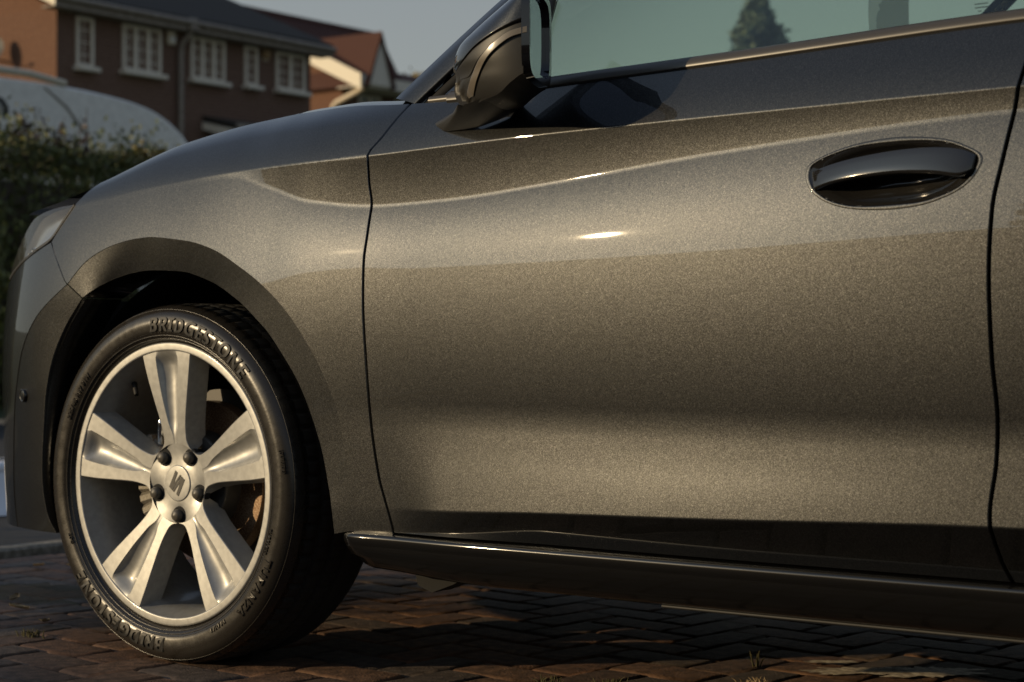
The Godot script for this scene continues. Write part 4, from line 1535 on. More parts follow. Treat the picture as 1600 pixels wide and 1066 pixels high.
	for s in 2:
		var pg := Geo.new()
		var prow := []
		for i in 21:
			var t := i / 20.0
			var q := pb.lerp(pt, t) + Vector3(0, 0.02 * sin(PI * t), 0.008 * sin(PI * t))
			var r := PackedVector3Array()
			for k in ([[0.0, 0.0, 0.0], [-0.012, 0.006, -0.004], [-0.014, 0.004, -0.02]] if s == 1 else [[0.0, -0.006, -0.012], [-0.0005, 0.0, -0.0], [-0.005, 0.003, 0.0015], [-0.03, 0.010, -0.003], [-0.054, 0.016, -0.012], [-0.066, 0.019, -0.035], [-0.075, 0.020, -0.08], [-0.078, 0.014, -0.12]]):
				var p: Vector3 = q + Vector3(k[0], k[1], k[2])
				r.append(p if s == 0 else far_side(p))
			prow.append(r)
		pg.grid(prow, Vector3(-0.3, 0.3, 1.0 if s == 0 else -1.0))
		part(pg, "windscreen_pillar", M.paint, c)
		var tg := Geo.new()
		var tp := []
		for i in 21:
			var t := i / 20.0
			var p := pb.lerp(pt, t) + Vector3(0.006, 0.02 * sin(PI * t) - 0.012, 0.008 * sin(PI * t) - 0.012)
			tp.append(p if s == 0 else far_side(p))
		tg.tube(tp, 0.011, 8)
		part(tg, "frame_seal", M.matt_black, c)
	# quarter light in front of the mirror
	var qa := Vector3(0.525, 0.972, -0.078)
	var qb := Vector3(0.725, 0.976, -0.066)
	var qc := Vector3(0.725, 1.122, -0.128)
	var qg := Geo.new()
	qg.face([qa + Vector3(0.02, 0.006, -0.006), qb + Vector3(0, 0.004, -0.006), qc + Vector3(0, 0.0, -0.006)], Vector3(0.7, 1.0, -1))
	part(qg, "quarter_glass", M.black_gloss, door)
	var qs := Geo.new()
	qs.tube([qa + Vector3(0.0, -0.002, 0.002), qb + Vector3(0.0, -0.006, 0.002)], 0.008, 8)
	qs.tube([qb, qc], 0.014, 8)
	part(qs, "quarter_frame", M.trim, door)
	for k in 2:
		var rv := Geo.new()
		rv.lathe(Vector3(0.538 + k * 0.036, 0.9665, -0.071 + k * 0.004), Vector3(0, 0.3, 1).normalized(), [Vector2(0.0022, 0.0), Vector2(0.0018, 0.002), Vector2(0.0, 0.0026)], 10)
		part(rv, "rivet", M.chrome, door)
	# side glass, both sides: slabs 4 mm thick
	for s in 2:
		var gg := Geo.new()
		var f1 := []
		var f2 := []
		for j in 9:
			var t := j / 8.0
			var r1 := PackedVector3Array()
			var r2 := PackedVector3Array()
			for i in 25:
				var u := i / 24.0
				var xl := lerpf(0.815, 1.09, smoothstep(0.45, 1.0, t) * 0.999)
				xl = maxf(0.738, 0.495 + (t * 0.40) * 1.29 + 0.02)
				var x := lerpf(xl, 1.60 + 0.06 * t, u)
				var b := top_point(x)
				var y := lerpf(b.y + 0.004, 1.375 + 0.01 * u, t)
				var z := b.z - 0.018 - (y - b.y) * 0.42 - (y - b.y) * (y - b.y) * 0.12
				var p1 := Vector3(x, y, z)
				var p2 := p1 + Vector3(0, -0.0015, -0.004)
				r1.append(p1 if s == 0 else far_side(p1))
				r2.append(p2 if s == 0 else far_side(p2))
			f1.append(r1)
			f2.append(r2)
		var oz := 1.0 if s == 0 else -1.0
		gg.grid(f1, Vector3(0, 0.4, oz))
		gg.grid(f2, Vector3(0, -0.4, -oz))
		for q in [[0, true], [8, true]]:
			gg.grid([f1[q[0]], f2[q[0]]], Vector3(0, -1 if q[0] == 0 else 1, 0))
		for q in [0, 24]:
			var ea := PackedVector3Array()
			var eb := PackedVector3Array()
			for j in 9:
				ea.append(f1[j][q])
				eb.append(f2[j][q])
			gg.grid([ea, eb], Vector3(-1 if q == 0 else 1, 0, 0))
		part(gg, "window_glass", M.glass, door if s == 0 else c)
	for k in 11:
		var wm := 0.004 + 0.004 * ((k * 7) % 3)
		box_part(Vector3(0.858 + 0.0062 * (k % 5) + 0.004 * (k / 5), 1.313 - 0.0075 * (k / 5), -1.5695 - 0.0028 * (k / 5)), Vector3(wm, 0.0022, 0.0008), "glass_mark", M.ink, c)
	# windscreen
	var wg := Geo.new()
	var w1 := []
	var w2 := []
	for j in 13:
		var t := j / 12.0
		var r1 := PackedVector3Array()
		var r2 := PackedVector3Array()
		for i in 33:
			var u := i / 32.0
			var p := screen_point(t, u)
			r1.append(p)
			r2.append(p + Vector3(0.003, -0.004, 0))
		w1.append(r1)
		w2.append(r2)
	wg.grid(w1, Vector3(-1, 1, 0))
	wg.grid(w2, Vector3(1, -1, 0))
	wg.grid([w1[0], w2[0]], Vector3(-1, -1, 0))
	wg.grid([w1[12], w2[12]], Vector3(1, 1, 0))
	part(wg, "windscreen", M.glass, c)
	# roof and rails
	var rg := Geo.new()
	var rrw := []
	for i in 21:
		var x := lerpf(0.98, 2.9, i / 20.0)
		var r := PackedVector3Array()
		for j in 21:
			var t := j / 20.0
			r.append(Vector3(x - 0.14 * sin(PI * t) * (1.0 - i / 20.0), 1.405 + 0.035 * sin(PI * t) + 0.03 * sin(PI * i / 26.0) , lerpf(-0.235, -1.555, t)))
		rrw.append(r)
	rg.grid(rrw, Vector3.UP)
	var under := []
	for r in rrw:
		var q := PackedVector3Array()
		for p in r:
			q.append(p - Vector3(0, 0.025, 0))
		under.append(q)
	rg.grid(under, Vector3.DOWN)
	part(rg, "roof", M.paint, c)
	for s in 2:
		var q := Geo.new()
		var pts := [Vector3(1.03, 1.385, -0.262), Vector3(1.5, 1.41, -0.245), Vector3(2.2, 1.41, -0.25), Vector3(2.9, 1.33, -0.30)]
		if s == 1:
			for k in 4:
				pts[k] = far_side(pts[k])
		q.tube(pts, 0.03, 10)
		part(q, "roof_rail", M.paint, c)
	# pillar between the doors and dark glass behind it
	for s in 2:
		var q := Geo.new()
		var r1 := []
		for j in 9:
			var t := j / 8.0
			var r := PackedVector3Array()
			for k in [1.563, 1.572, 1.62, 1.66]:
				var x: float = k + 0.07 * t
				var b := top_point(minf(x, 2.0))
				var y := lerpf(b.y + 0.012, 1.385, t)
				var p := Vector3(x, y, b.z - 0.006 - (y - b.y) * 0.42 - (y - b.y) * (y - b.y) * 0.12 - (0.006 if k < 1.57 else 0.0))
				r.append(p if s == 0 else far_side(p))
			r1.append(r)
		q.grid(r1, Vector3(0, 0.4, 1.0 if s == 0 else -1.0))
		part(q, "door_pillar", M.black_gloss, c)
		var q2 := Geo.new()
		var r2 := []
		for j in 5:
			var t := j / 4.0
			var r := PackedVector3Array()
			for i in 15:
				var x := lerpf(1.665, 3.1 - 0.35 * t, i / 14.0)
				var b := top_point(minf(x, 3.1))
				var y := lerpf(b.y + 0.012, 1.385 - 0.05 * i / 14.0, t)
				var p := Vector3(x, y, b.z - 0.012 - (y - b.y) * 0.45)
				r.append(p if s == 0 else far_side(p))
			r2.append(r)
		q2.grid(r2, Vector3(0, 0.4, 1.0 if s == 0 else -1.0))
		part(q2, "rear_glass", M.black_gloss, c)
	# the far side and the tail, closing the body
	var fs := Geo.new()
	var fr2 := []
	for j in 30:
		var r := PackedVector3Array()
		for i in 70:
			var x := lerpf(-0.88, 3.35, i / 69.0)
			var y := lerpf(0.25, ly("T", x), j / 29.0)
			r.append(far_side(on(x, y)))
		fr2.append(r)
	fs.grid(fr2, Vector3(0, 0, -1))
	part(fs, "far_side_panel", M.paint, c)
	box_part(Vector3(3.36, 0.70, -0.895), Vector3(0.06, 0.9, 1.3), "tailgate", M.paint, c, 0.02)
	# --- inside
	var ins := Geo.new()
	ins.box(Vector3(1.9, 0.60, -0.10), Vector3(2.85, 0.66, 0.02))
	ins.box(Vector3(1.9, 0.60, -1.69), Vector3(2.85, 0.66, 0.02))
	ins.box(Vector3(0.49, 0.60, -0.895), Vector3(0.03, 0.62, 1.58))
	ins.box(Vector3(1.5, 0.93, -0.115), Vector3(1.5, 0.06, 0.05), Basis(), 0.02)
	part(ins, "cabin_lining", M.interior, c)
	var dsh := Geo.new()
	dsh.box(Vector3(0.56, 0.945, -0.895), Vector3(0.42, 0.09, 1.36), Basis(Vector3(0, 0, 1), 0.02), 0.03)
	part(dsh, "dashboard", M.interior, c)
	for z in [-0.52, -1.27]:
		var st := Geo.new()
		st.box(Vector3(1.58, 0.52, z), Vector3(0.5, 0.18, 0.5), Basis(), 0.06)
		st.box(Vector3(1.86, 0.82, z), Vector3(0.13, 0.62, 0.48), Basis(Vector3(0, 0, 1), -0.3), 0.05)
		st.box(Vector3(1.98, 1.20, z), Vector3(0.09, 0.17, 0.26), Basis(Vector3(0, 0, 1), -0.2), 0.04)
		part(st, "seat", M.interior, c)
	# --- underside
	var ub := Geo.new()
	ub.box(Vector3(1.9, 0.205, -0.895), Vector3(2.95, 0.03, 1.56), Basis(), 0.005)
	ub.box(Vector3(-0.05, 0.21, -0.895), Vector3(1.55, 0.03, 1.02), Basis(), 0.005)
	part(ub, "floor_pan", M.matt_black, c)
	var jp := Geo.new()
	jp.prism(PackedVector2Array([Vector2(0.46, 0.2), Vector2(0.47, 0.165), Vector2(0.50, 0.155), Vector2(0.545, 0.172), Vector2(0.60, 0.2)]), Vector3(0, 0, -0.16), Vector3.RIGHT, Vector3.UP, Vector3(0, 0, 1), 0.05)
	part(jp, "air_deflector", M.matt_black, c)
	# wheel arch lining
	var ln := Geo.new()
	ln.lathe(Vector3(-0.04, 0.315, -0.36), Vector3(0, 0, 1), [Vector2(0.0, 0.0), Vector2(0.40, 0.0), Vector2(0.40, 0.0), Vector2(0.404, 0.05), Vector2(0.404, 0.225)], 60, true, PI - 0.28, TAU + 0.28)
	part(ln, "arch_lining", M.matt_black, c)
	sill(c)
	front_wheel(c)
	mirror(door)

func screen_point(t: float, u: float) -> Vector3:
	var a := Vector3(0.495, 0.966, -0.075).lerp(Vector3(1.05, 1.395, -0.27), t) + Vector3(-0.062, 0.018 + 0.02 * sin(PI * t), -0.11)
	var bul := sin(PI * u)
	var e := smoothstep(0.80, 1.0, u)
	return Vector3(a.x - 0.16 * bul + 0.052 * e, a.y + 0.02 * bul - 0.014 * e, lerpf(a.z, -1.79 - a.z, u) - 0.102 * e)

func card_point(s: float, w: float, off: float) -> Vector3:
	var b := Vector2(0.535, 0.880).lerp(Vector2(0.58, 0.920), s)
	var a := Vector2(0.725, 0.820).lerp(Vector2(0.755, 0.870), s)
	var q := b.lerp(a, w)
	return screen_point(q.x, q.y) + Vector3(0.5, -0.8, 0.1).normalized() * off + Vector3(0, 0.016, 0)

func windscreen_card() -> void:
	var o := thing("windscreen_card", "yellow card with a dark blot print stuck inside the windscreen, seen through side glass", "card", card_point(0.5, 0.0, 0.006))
	var g := Geo.new()
	var rows := []
	for j in 9:
		var r := PackedVector3Array()
		for i in 9:
			r.append(card_point(i / 8.0, j / 8.0, 0.006) - o.position)
		rows.append(r)
	g.grid(rows, Vector3(0.5, -0.8, 0.1))
	part(g, "card_sheet", M.card, o)
	var d := Geo.new()
	var f := FastNoiseLite.new()
	f.frequency = 1.3
	var c := d.vert(card_point(0.98, 0.32, 0.0075) - o.position, Vector3(0.5, -0.8, 0.1).normalized())
	var ring := []
	for i in 49:
		var a := PI / 2 + PI * i / 48.0
		var k := 1.0 + 0.10 * f.get_noise_2d(cos(a) * 3, sin(a) * 3) + 0.05 * f.get_noise_2d(cos(a) * 13, sin(a) * 13)
		ring.append(d.vert(card_point(clampf(0.98 + 0.80 * cos(a) * k, 0.02, 1.0), clampf(0.32 + 0.62 * sin(a) * k, 0.01, 0.99), 0.0075) - o.position, Vector3(0.5, -0.8, 0.1).normalized()))
	for i in 48:
		d.tri(c, ring[i], ring[i + 1])
	part(d, "dark_print", M.card_print, o)

func sill(c: Node3D) -> void:
	var g := Geo.new()
	var rows := []
	# (height, out) of the skirt's section, top to bottom
	var sec := [[0.268, -0.055], [0.2615, -0.035], [0.2590, -0.016], [0.2575, 0.0020], [0.2562, 0.0062], [0.2540, 0.0085], [0.2500, 0.0095], [0.240, 0.0078], [0.2375, 0.0062], [0.2365, 0.0070], [0.222, 0.004], [0.205, -0.001], [0.194, -0.008], [0.188, -0.018], [0.186, -0.035], [0.189, -0.06]]
	for q in sec:
		var r := PackedVector3Array()
		for i in 101:
			var t := i / 100.0
			var x := 0.3705 + 2.0 * t
			var s := 1.0 - smoothstep(0.0, 0.014, t)
			var yy: float = q[0] + (0.012 * smoothstep(0.30, 0.0, t * 2.0) if q[0] < 0.21 else 0.0)
			x += 0.03 * smoothstep(0.25, 0.186, q[0]) * (1.0 - t)
			r.append(Vector3(x, lerpf(yy, 0.228, s * 0.25), zs(x, 0.30) * 0.5 + q[1] - 0.004 - s * 0.035))
		rows.append(r)
	g.grid(rows, Vector3(0, 0, 1))
	# its end facing the wheel
	var e := []
	for q in rows.size():
		e.append(rows[q][0])
	g.face(e, Vector3(1.5, 0.22, -0.05))
	part(g, "sill_skirt", M.sill_paint, c)
	var lp := Geo.new()
	var path := []
	for i in 41:
		var x := lerpf(1.0, 2.36, i / 40.0)
		path.append(Vector3(x, 0.184, zs(x, 0.30) * 0.5 - 0.03))
	lp.tube(path, 0.003, 6)
	part(lp, "sill_edge_strip", M.rubber, c)

func wheel_z(r: float) -> float:
	return curve(r, [0.24, 0.2525, 0.256, 0.262, 0.272, 0.284, 0.297, 0.305, 0.311, 0.3155], [-0.016, -0.006, 0.0005, 0.006, 0.0105, 0.0115, 0.0085, 0.003, -0.005, -0.016])

func front_wheel(c: Node3D) -> void:
	var w := Node3D.new()
	w.position = Vector3(-0.084, 0.3125, -0.066)
	w.scale = Vector3.ONE * 1.04
	w.rotation_degrees = Vector3(0, -1.0, 0)
	hang(w, "front_wheel", c)
	# tyre: sidewall, shoulder with cross grooves, tread with long grooves
	var prof := []
	for k in 30:
		var r := lerpf(0.240, 0.3155, k / 29.0)
		prof.append(Vector2(r, wheel_z(r)))
	for q in [[0.3178, -0.026], [0.3188, -0.038], [0.3192, -0.052], [0.3120, -0.0525], [0.3120, -0.0615], [0.3195, -0.062], [0.3198, -0.088], [0.3120, -0.0885], [0.3120, -0.0985], [0.3198, -0.099], [0.3198, -0.128], [0.3120, -0.1285], [0.3120, -0.1385], [0.3195, -0.139], [0.3192, -0.168], [0.317, -0.19], [0.309, -0.207], [0.28, -0.215], [0.235, -0.205]]:
		prof.append(Vector2(q[0], q[1]))
	var seg := 72 * 8
	var rows := []
	for q in prof:
		var r := PackedVector3Array()
		for i in seg:
			var a := TAU * i / seg
			var rr: float = q.x
			var zz: float = q.y
			var ph := i % 8
			if q.x > 0.3165 and q.y > -0.053 and q.y < -0.02 and (ph == 0 or ph == 1):
				rr -= 0.0045
			if q.x > 0.3105 and q.x < 0.3165 and q.y > -0.02 and q.y < -0.003 and ph < 2:
				zz -= 0.0016
			if q.y < -0.0615 and q.y > -0.129 and q.x > 0.315 and (ph == 4):
				rr -= 0.003
			# moulded ring lines on the sidewall
			var p := Vector3(sin(a) * rr, cos(a) * rr, zz)
			p.y = maxf(p.y, -0.3155)
			r.append(p)
		rows.append(r)
	var tg := Geo.new()
	tg.grid(rows.slice(0, 31), Vector3(0, 0, -0.11), true, true)
	var ty := part(tg, "tyre", M.tyre, w)
	var tr := Geo.new()
	tr.grid(rows.slice(29), Vector3(0, 0, -0.11), true, true)
	part(tr, "tread", M.tread, w)
	for q in [[0.3085, 0.0009], [0.2625, 0.0012], [0.2570, 0.0010]]:
		var rg := Geo.new()
		var path := []
		for i in 121:
			var a := TAU * i / 120
			path.append(Vector3(sin(a) * q[0], maxf(cos(a) * q[0], -0.3150), wheel_z(q[0])))
		rg.tube(path, q[1], 6)
		part(rg, "tyre_rib", M.tyre, w)
	for q in [["BRIDGESTONE", 19.5, 0.2690, 0.0260, 0.055, 1.12], ["BRIDGESTONE", 205.5, 0.2690, 0.0260, 0.055, 1.12], ["TURANZA", 126, 0.276, 0.0150, 0.012, 1.35], ["(OUTSIDE)", 80.0, 0.291, 0.0075, 0.0, 1.0], ["TUBELESS", 108, 0.268, 0.0065, 0.0, 1.15], ["225/45 R17 91W", -56, 0.270, 0.0085, 0.0, 1.2], ["DOT", 246, 0.266, 0.0065, 0.0, 1.2], ["RADIAL", 150, 0.270, 0.0075, 0.0, 1.2]]:
		lettering(q[0], deg_to_rad(q[1]), q[2], q[3], q[4], q[5], w, M.letter if q[3] > 0.02 else M.tyre)
	# rim: outer ring, barrel
	var rim := Geo.new()
	rim.lathe(Vector3.ZERO, Vector3(0, 0, 1), [Vector2(0.222, -0.19), Vector2(0.222, -0.06), Vector2(0.226, -0.036), Vector2(0.232, -0.020), Vector2(0.2355, -0.006)], 120, true)
	rim.lathe(Vector3.ZERO, Vector3(0, 0, 1), [Vector2(0.2355, -0.006), Vector2(0.2355, -0.004), Vector2(0.2368, -0.0028), Vector2(0.2385, -0.0024), Vector2(0.2470, -0.0024), Vector2(0.2490, -0.0030), Vector2(0.2503, -0.0046), Vector2(0.2506, -0.008), Vector2(0.2480, -0.012), Vector2(0.240, -0.014)], 160, true)
	for s in 5:
		spoke(rim, deg_to_rad(-2.0 + 72.0 * s))
	part(rim, "rim", M.silver, w)
	# hub cap with the two-piece emblem
	var hc := Geo.new()
	hc.lathe(Vector3.ZERO, Vector3(0, 0, 1), [Vector2(0.0322, -0.036), Vector2(0.0322, -0.0252), Vector2(0.0314, -0.0240), Vector2(0.0300, -0.0236), Vector2(0.0200, -0.0230), Vector2(0.0, -0.0228)], 48, true)
	part(hc, "hub_cap", M.silver, w)
	var em := Geo.new()
	var half := PackedVector2Array([Vector2(-0.0037, 0.0243), Vector2(0.0022, 0.0203), Vector2(-0.0086, -0.0019), Vector2(0.0087, 0.0168), Vector2(0.0121, 0.0148), Vector2(-0.0123, -0.0134), Vector2(-0.0209, -0.0072)])
	for sg in [1.0, -1.0]:
		var pq := PackedVector2Array()
		for p in half:
			pq.append((p + Vector2(-0.0003, -0.0001)) * sg * 0.94)
		em.prism(pq, Vector3(0, 0, -0.0244), Vector3.RIGHT, Vector3.UP, Vector3(0, 0, 1), 0.0022)
	part(em, "emblem", M.cap_dark, w)
	# bolt covers over flat black discs, the pockets' shade put into the colour
	for s in 5:
		var a := deg_to_rad(34.0 + 72.0 * s)
		var p := Vector3(sin(a) * 0.0565, cos(a) * 0.0565, -0.026)
		var pk := Geo.new()
		pk.lathe(p, Vector3(0, 0, 1), [Vector2(0.0, 0.0008), Vector2(0.0152, 0.0012), Vector2(0.0160, -0.001), Vector2(0.0160, -0.01)], 28, true)
		part(pk, "bolt_pocket_shade", M.matt_black, w)
		var bt := Geo.new()
		bt.lathe(p, Vector3(0, 0, 1), [Vector2(0.0105, 0.0), Vector2(0.0105, 0.007), Vector2(0.0098, 0.0095), Vector2(0.007, 0.0125), Vector2(0.0, 0.0140)], 24, true)
		part(bt, "wheel_bolt", M.bolt_cover, w)
	# brake
	var bd := Geo.new()
	bd.lathe(Vector3(0, 0, 0), Vector3(0, 0, 1), [Vector2(0.145, -0.115), Vector2(0.145, -0.092), Vector2(0.144, -0.091), Vector2(0.144, -0.091), Vector2(0.088, -0.091)], 80, true)
	part(bd, "brake_disc", M.iron, w)
	var bell := Geo.new()
	bell.lathe(Vector3.ZERO, Vector3(0, 0, 1), [Vector2(0.092, -0.091), Vector2(0.090, -0.06), Vector2(0.084, -0.055), Vector2(0.0, -0.055)], 60, true)
	part(bell, "disc_bell", M.dark_metal, w)
	var bp := Geo.new()
	bp.lathe(Vector3.ZERO, Vector3(0, 0, 1), [Vector2(0.165, -0.135), Vector2(0.165, -0.130), Vector2(0.0, -0.130)], 60, true)
	part(bp, "splash_plate", M.dark_metal, w)
	var cg := Geo.new()
	for k in 7:
		var a := deg_to_rad(246 + k * 9.0)
		cg.box(Vector3(sin(a) * 0.122, cos(a) * 0.122, -0.085), Vector3(0.022, 0.058, 0.046), Basis(Vector3(0, 0, 1), -a), 0.006)
	cg.box(Vector3(-0.118, 0.062, -0.068), Vector3(0.03, 0.036, 0.02), Basis(Vector3(0, 0, 1), 0.5), 0.005)
	cg.box(Vector3(-0.10, -0.075, -0.066), Vector3(0.034, 0.03, 0.02), Basis(Vector3(0, 0, 1), -0.5), 0.005)
	part(cg, "brake_caliper", M.cast, w)
	var bl := Geo.new()
	bl.tube([Vector3(-0.082, 0.068, -0.06), Vector3(-0.072, 0.092, -0.052), Vector3(-0.075, 0.108, -0.055)], 0.007, 8)
	bl.tube([Vector3(-0.072, -0.055, -0.058), Vector3(-0.085, -0.09, -0.055), Vector3(-0.09, -0.105, -0.058)], 0.007, 8)
	part(bl, "bleed_nipple", M.chrome, w)
	var vg := Geo.new()
	var va := deg_to_rad(-38)
	vg.tube([Vector3(sin(va) * 0.222, cos(va) * 0.222, -0.045), Vector3(sin(va) * 0.196, cos(va) * 0.196, -0.036)], 0.0055, 8, 0.004)
	part(vg, "valve", M.rubber, w)

func spoke(g: Geo, turn: float) -> void:
	var rs := []
	for k in 41:
		rs.append(0.0705 + 0.1665 * pow(k / 40.0, 1.35))
	var rail_l := []
	var rail_r := []
	var dish := []
	var wall_l := []
	var wall_r := []
	for r in rs:
		var wv := curve(r, [0.0705, 0.0715, 0.074, 0.080, 0.090, 0.105, 0.12, 0.16, 0.20, 0.237], [0.0, 0.0065, 0.0130, 0.0200, 0.0265, 0.0345, 0.0410, 0.0560, 0.0710, 0.0865])
		var hw: float = r * PI / 5 - wv
		var zt := -0.0042 - 0.0215 * pow(clampf(1.0 - (r - 0.05) / 0.187, 0, 1), 1.35)
		var hr := hw * curve(r, [0.07, 0.085, 0.11, 0.16, 0.205, 0.225, 0.2335], [0.12, 0.16, 0.40, 0.48, 0.48, 0.47, 0.40])
		var dp := curve(r, [0.07, 0.085, 0.11, 0.16, 0.20, 0.215, 0.228, 0.2335], [0.0004, 0.0012, 0.0065, 0.0130, 0.0170, 0.0165, 0.0060, 0.0])
		var ll := PackedVector3Array()
		var lr := PackedVector3Array()
		var ld := PackedVector3Array()
		var wl := PackedVector3Array()
		var wr := PackedVector3Array()
		for q in 5:
			var s := lerpf(hr, hw - 0.0016, q / 4.0)
			ll.append(bend(-s, r, zt, turn))
			lr.append(bend(s, r, zt, turn))
		for q in 17:
			var s := (q - 8) / 8.0
			ld.append(bend(s * hr, r, zt - dp * pow(1.0 - s * s, 0.75) - 0.0001, turn))
		var dep := minf(0.042, 0.006 + wv * 1.6)
		for q in [[-0.0016, 0.0], [-0.0004, -0.0007], [0.0, -0.002], [0.0012, -0.012], [0.003, -0.024], [0.0055, -0.036], [0.0058, -0.042]]:
			var s: float = hw + q[0] * (1.0 if q[0] < 0 else clampf(wv / 0.03, 0.0, 1.0))
			var z: float = zt + q[1] * (dep / 0.042)
			wl.append(bend(-s, r, z, turn))
			wr.append(bend(s, r, z, turn))
		rail_l.append(ll)
		rail_r.append(lr)
		dish.append(ld)
		wall_l.append(wl)
		wall_r.append(wr)
	var f := Vector3(0, 0, 1)
	g.grid(rail_l, f)
	g.grid(rail_r, f)
	g.grid(dish, f)
	var d := Vector3(sin(turn), cos(turn), 0)
	var side := Vector3(cos(turn), -sin(turn), 0)
	g.grid(wall_l, -side + f * 0.2)
	g.grid(wall_r, side + f * 0.2)
	# sector of the hub inside the windows
	var hub := []
	for k in 7:
		var r := lerpf(0.026, 0.0705, k / 6.0)
		var zt := -0.0042 - 0.0215 * pow(clampf(1.0 - (r - 0.05) / 0.187, 0, 1), 1.35)
		var row := PackedVector3Array()
		for q in 13:
			var s := (q - 6) / 6.0
			row.append(bend(s * r * PI / 5, r, zt - 0.009 * s * s * smoothstep(0.030, 0.068, r), turn))
		hub.append(row)
	g.grid(hub, f)

func bend(s: float, r: float, z: float, turn: float) -> Vector3:
	var a := turn + s / r
	return Vector3(sin(a) * r, cos(a) * r, z)

# raised letters bent round the sidewall; ang = middle of the word, clockwise from the top
func lettering(text: String, ang: float, rb: float, height: float, slant: float, wide: float, parent: Node, m: Material) -> void:
	var f := SystemFont.new()
	f.font_names = PackedStringArray(["Droid Sans"])
	f.font_weight = 700
	var t := TextMesh.new()
	t.font = f
	t.text = text
	t.font_size = 64
	t.pixel_size = 0.01
	t.depth = 0.1
	t.curve_step = 2.0
	var arr := t.get_mesh_arrays()
	var vs: PackedVector3Array = arr[Mesh.ARRAY_VERTEX]
	var ix: PackedInt32Array = arr[Mesh.ARRAY_INDEX]
	var lo := Vector3.INF
	var hi := -Vector3.INF
	for p in vs:
		lo = lo.min(p)
		hi = hi.max(p)
	var k := height / (hi.y - lo.y)
	var g := Geo.new()
	for i in range(0, ix.size(), 3):
		var o := []
		for q in 3:
			var p := vs[ix[i + q]]
			var y := (p.y - lo.y) * k
			var x := (p.x - (lo.x + hi.x) / 2) * k * wide + slant * y * 3.0
			var r := rb + y
			var a := ang + x / (rb + height / 2)
			o.append(Vector3(sin(a) * r, maxf(cos(a) * r, -0.3153), wheel_z(r) + (0.0024 if p.z > 0 else -0.002)))
		var nn: Vector3 = (o[1] - o[0]).cross(o[2] - o[0]).normalized()
		if nn == Vector3.ZERO:
			continue
		var want: Vector3 = -nn
		var b := [g.vert(o[0], want), g.vert(o[1], want), g.vert(o[2], want)]
		g.idx.append_array(PackedInt32Array([b[0], b[1], b[2]]))
	part(g, "tyre_lettering", m, parent)

# ------------------------------------------------------------------ wing mirror
const MO := Vector3(0.874, 0.0, 0.15)
var me_n := Vector3(0.9075, 0, -0.42)
var me_l := Vector3(0.42, 0, 0.9075)
var m_line := []

func m_front(y: float) -> float: # how far the shell reaches forwards at a height
	return -curve(y, [0.925, 0.931, 0.945, 0.958, 0.972, 0.988, 1.014, 1.036, 1.066, 1.088, 1.102], [0.040, 0.094, 0.1035, 0.1055, 0.1025, 0.107, 0.100, 0.079, 0.042, 0.010, 0.0])

func m_low(n: float) -> float: # the shell's lower edge
	return curve(n, [-0.11, -0.08, -0.04, -0.018, 0.0, 0.02, 0.05], [0.929, 0.930, 0.934, 0.950, 0.961, 0.9645, 0.962])

func m_at(n: float, y: float, out := 0.0) -> Vector3:
	var nf := m_front(y)
	var a := clampf(n / minf(nf, -0.004), 0.0, 1.0)
	var b := (y - 1.02) / (0.098 if y > 1.02 else 0.11)
	var rho := sqrt(clampf(pow(a, 2.4) + pow(absf(b), 2.6) * (0.35 + 0.65 * a), 0.0, 1.0))
	var l := -0.125 * (1.0 - sqrt(maxf(0.0, 1.0 - rho * rho))) + out
	return MO + me_n * (n + 0.2 * minf(l, 0.0)) + Vector3.UP * y + me_l * l

func m_patch(up: Array, dn: Array, out: float, thick: float, steps := 40) -> Geo:
	var g := Geo.new()
	var rows := []
	for j in 15:
		var r := PackedVector3Array()
		for i in steps + 1:
			var p := along(up, float(i) / steps * (up.size() - 1), true).lerp(along(dn, float(i) / steps * (dn.size() - 1), true), clampf((j - 1) / 12.0, 0, 1))
			var o := out
			if j == 0 or j == 14:
				o = out - thick
			r.append(m_at(p.x, p.y, o))
		rows.append(r)
	g.grid(rows, me_l)
	return g

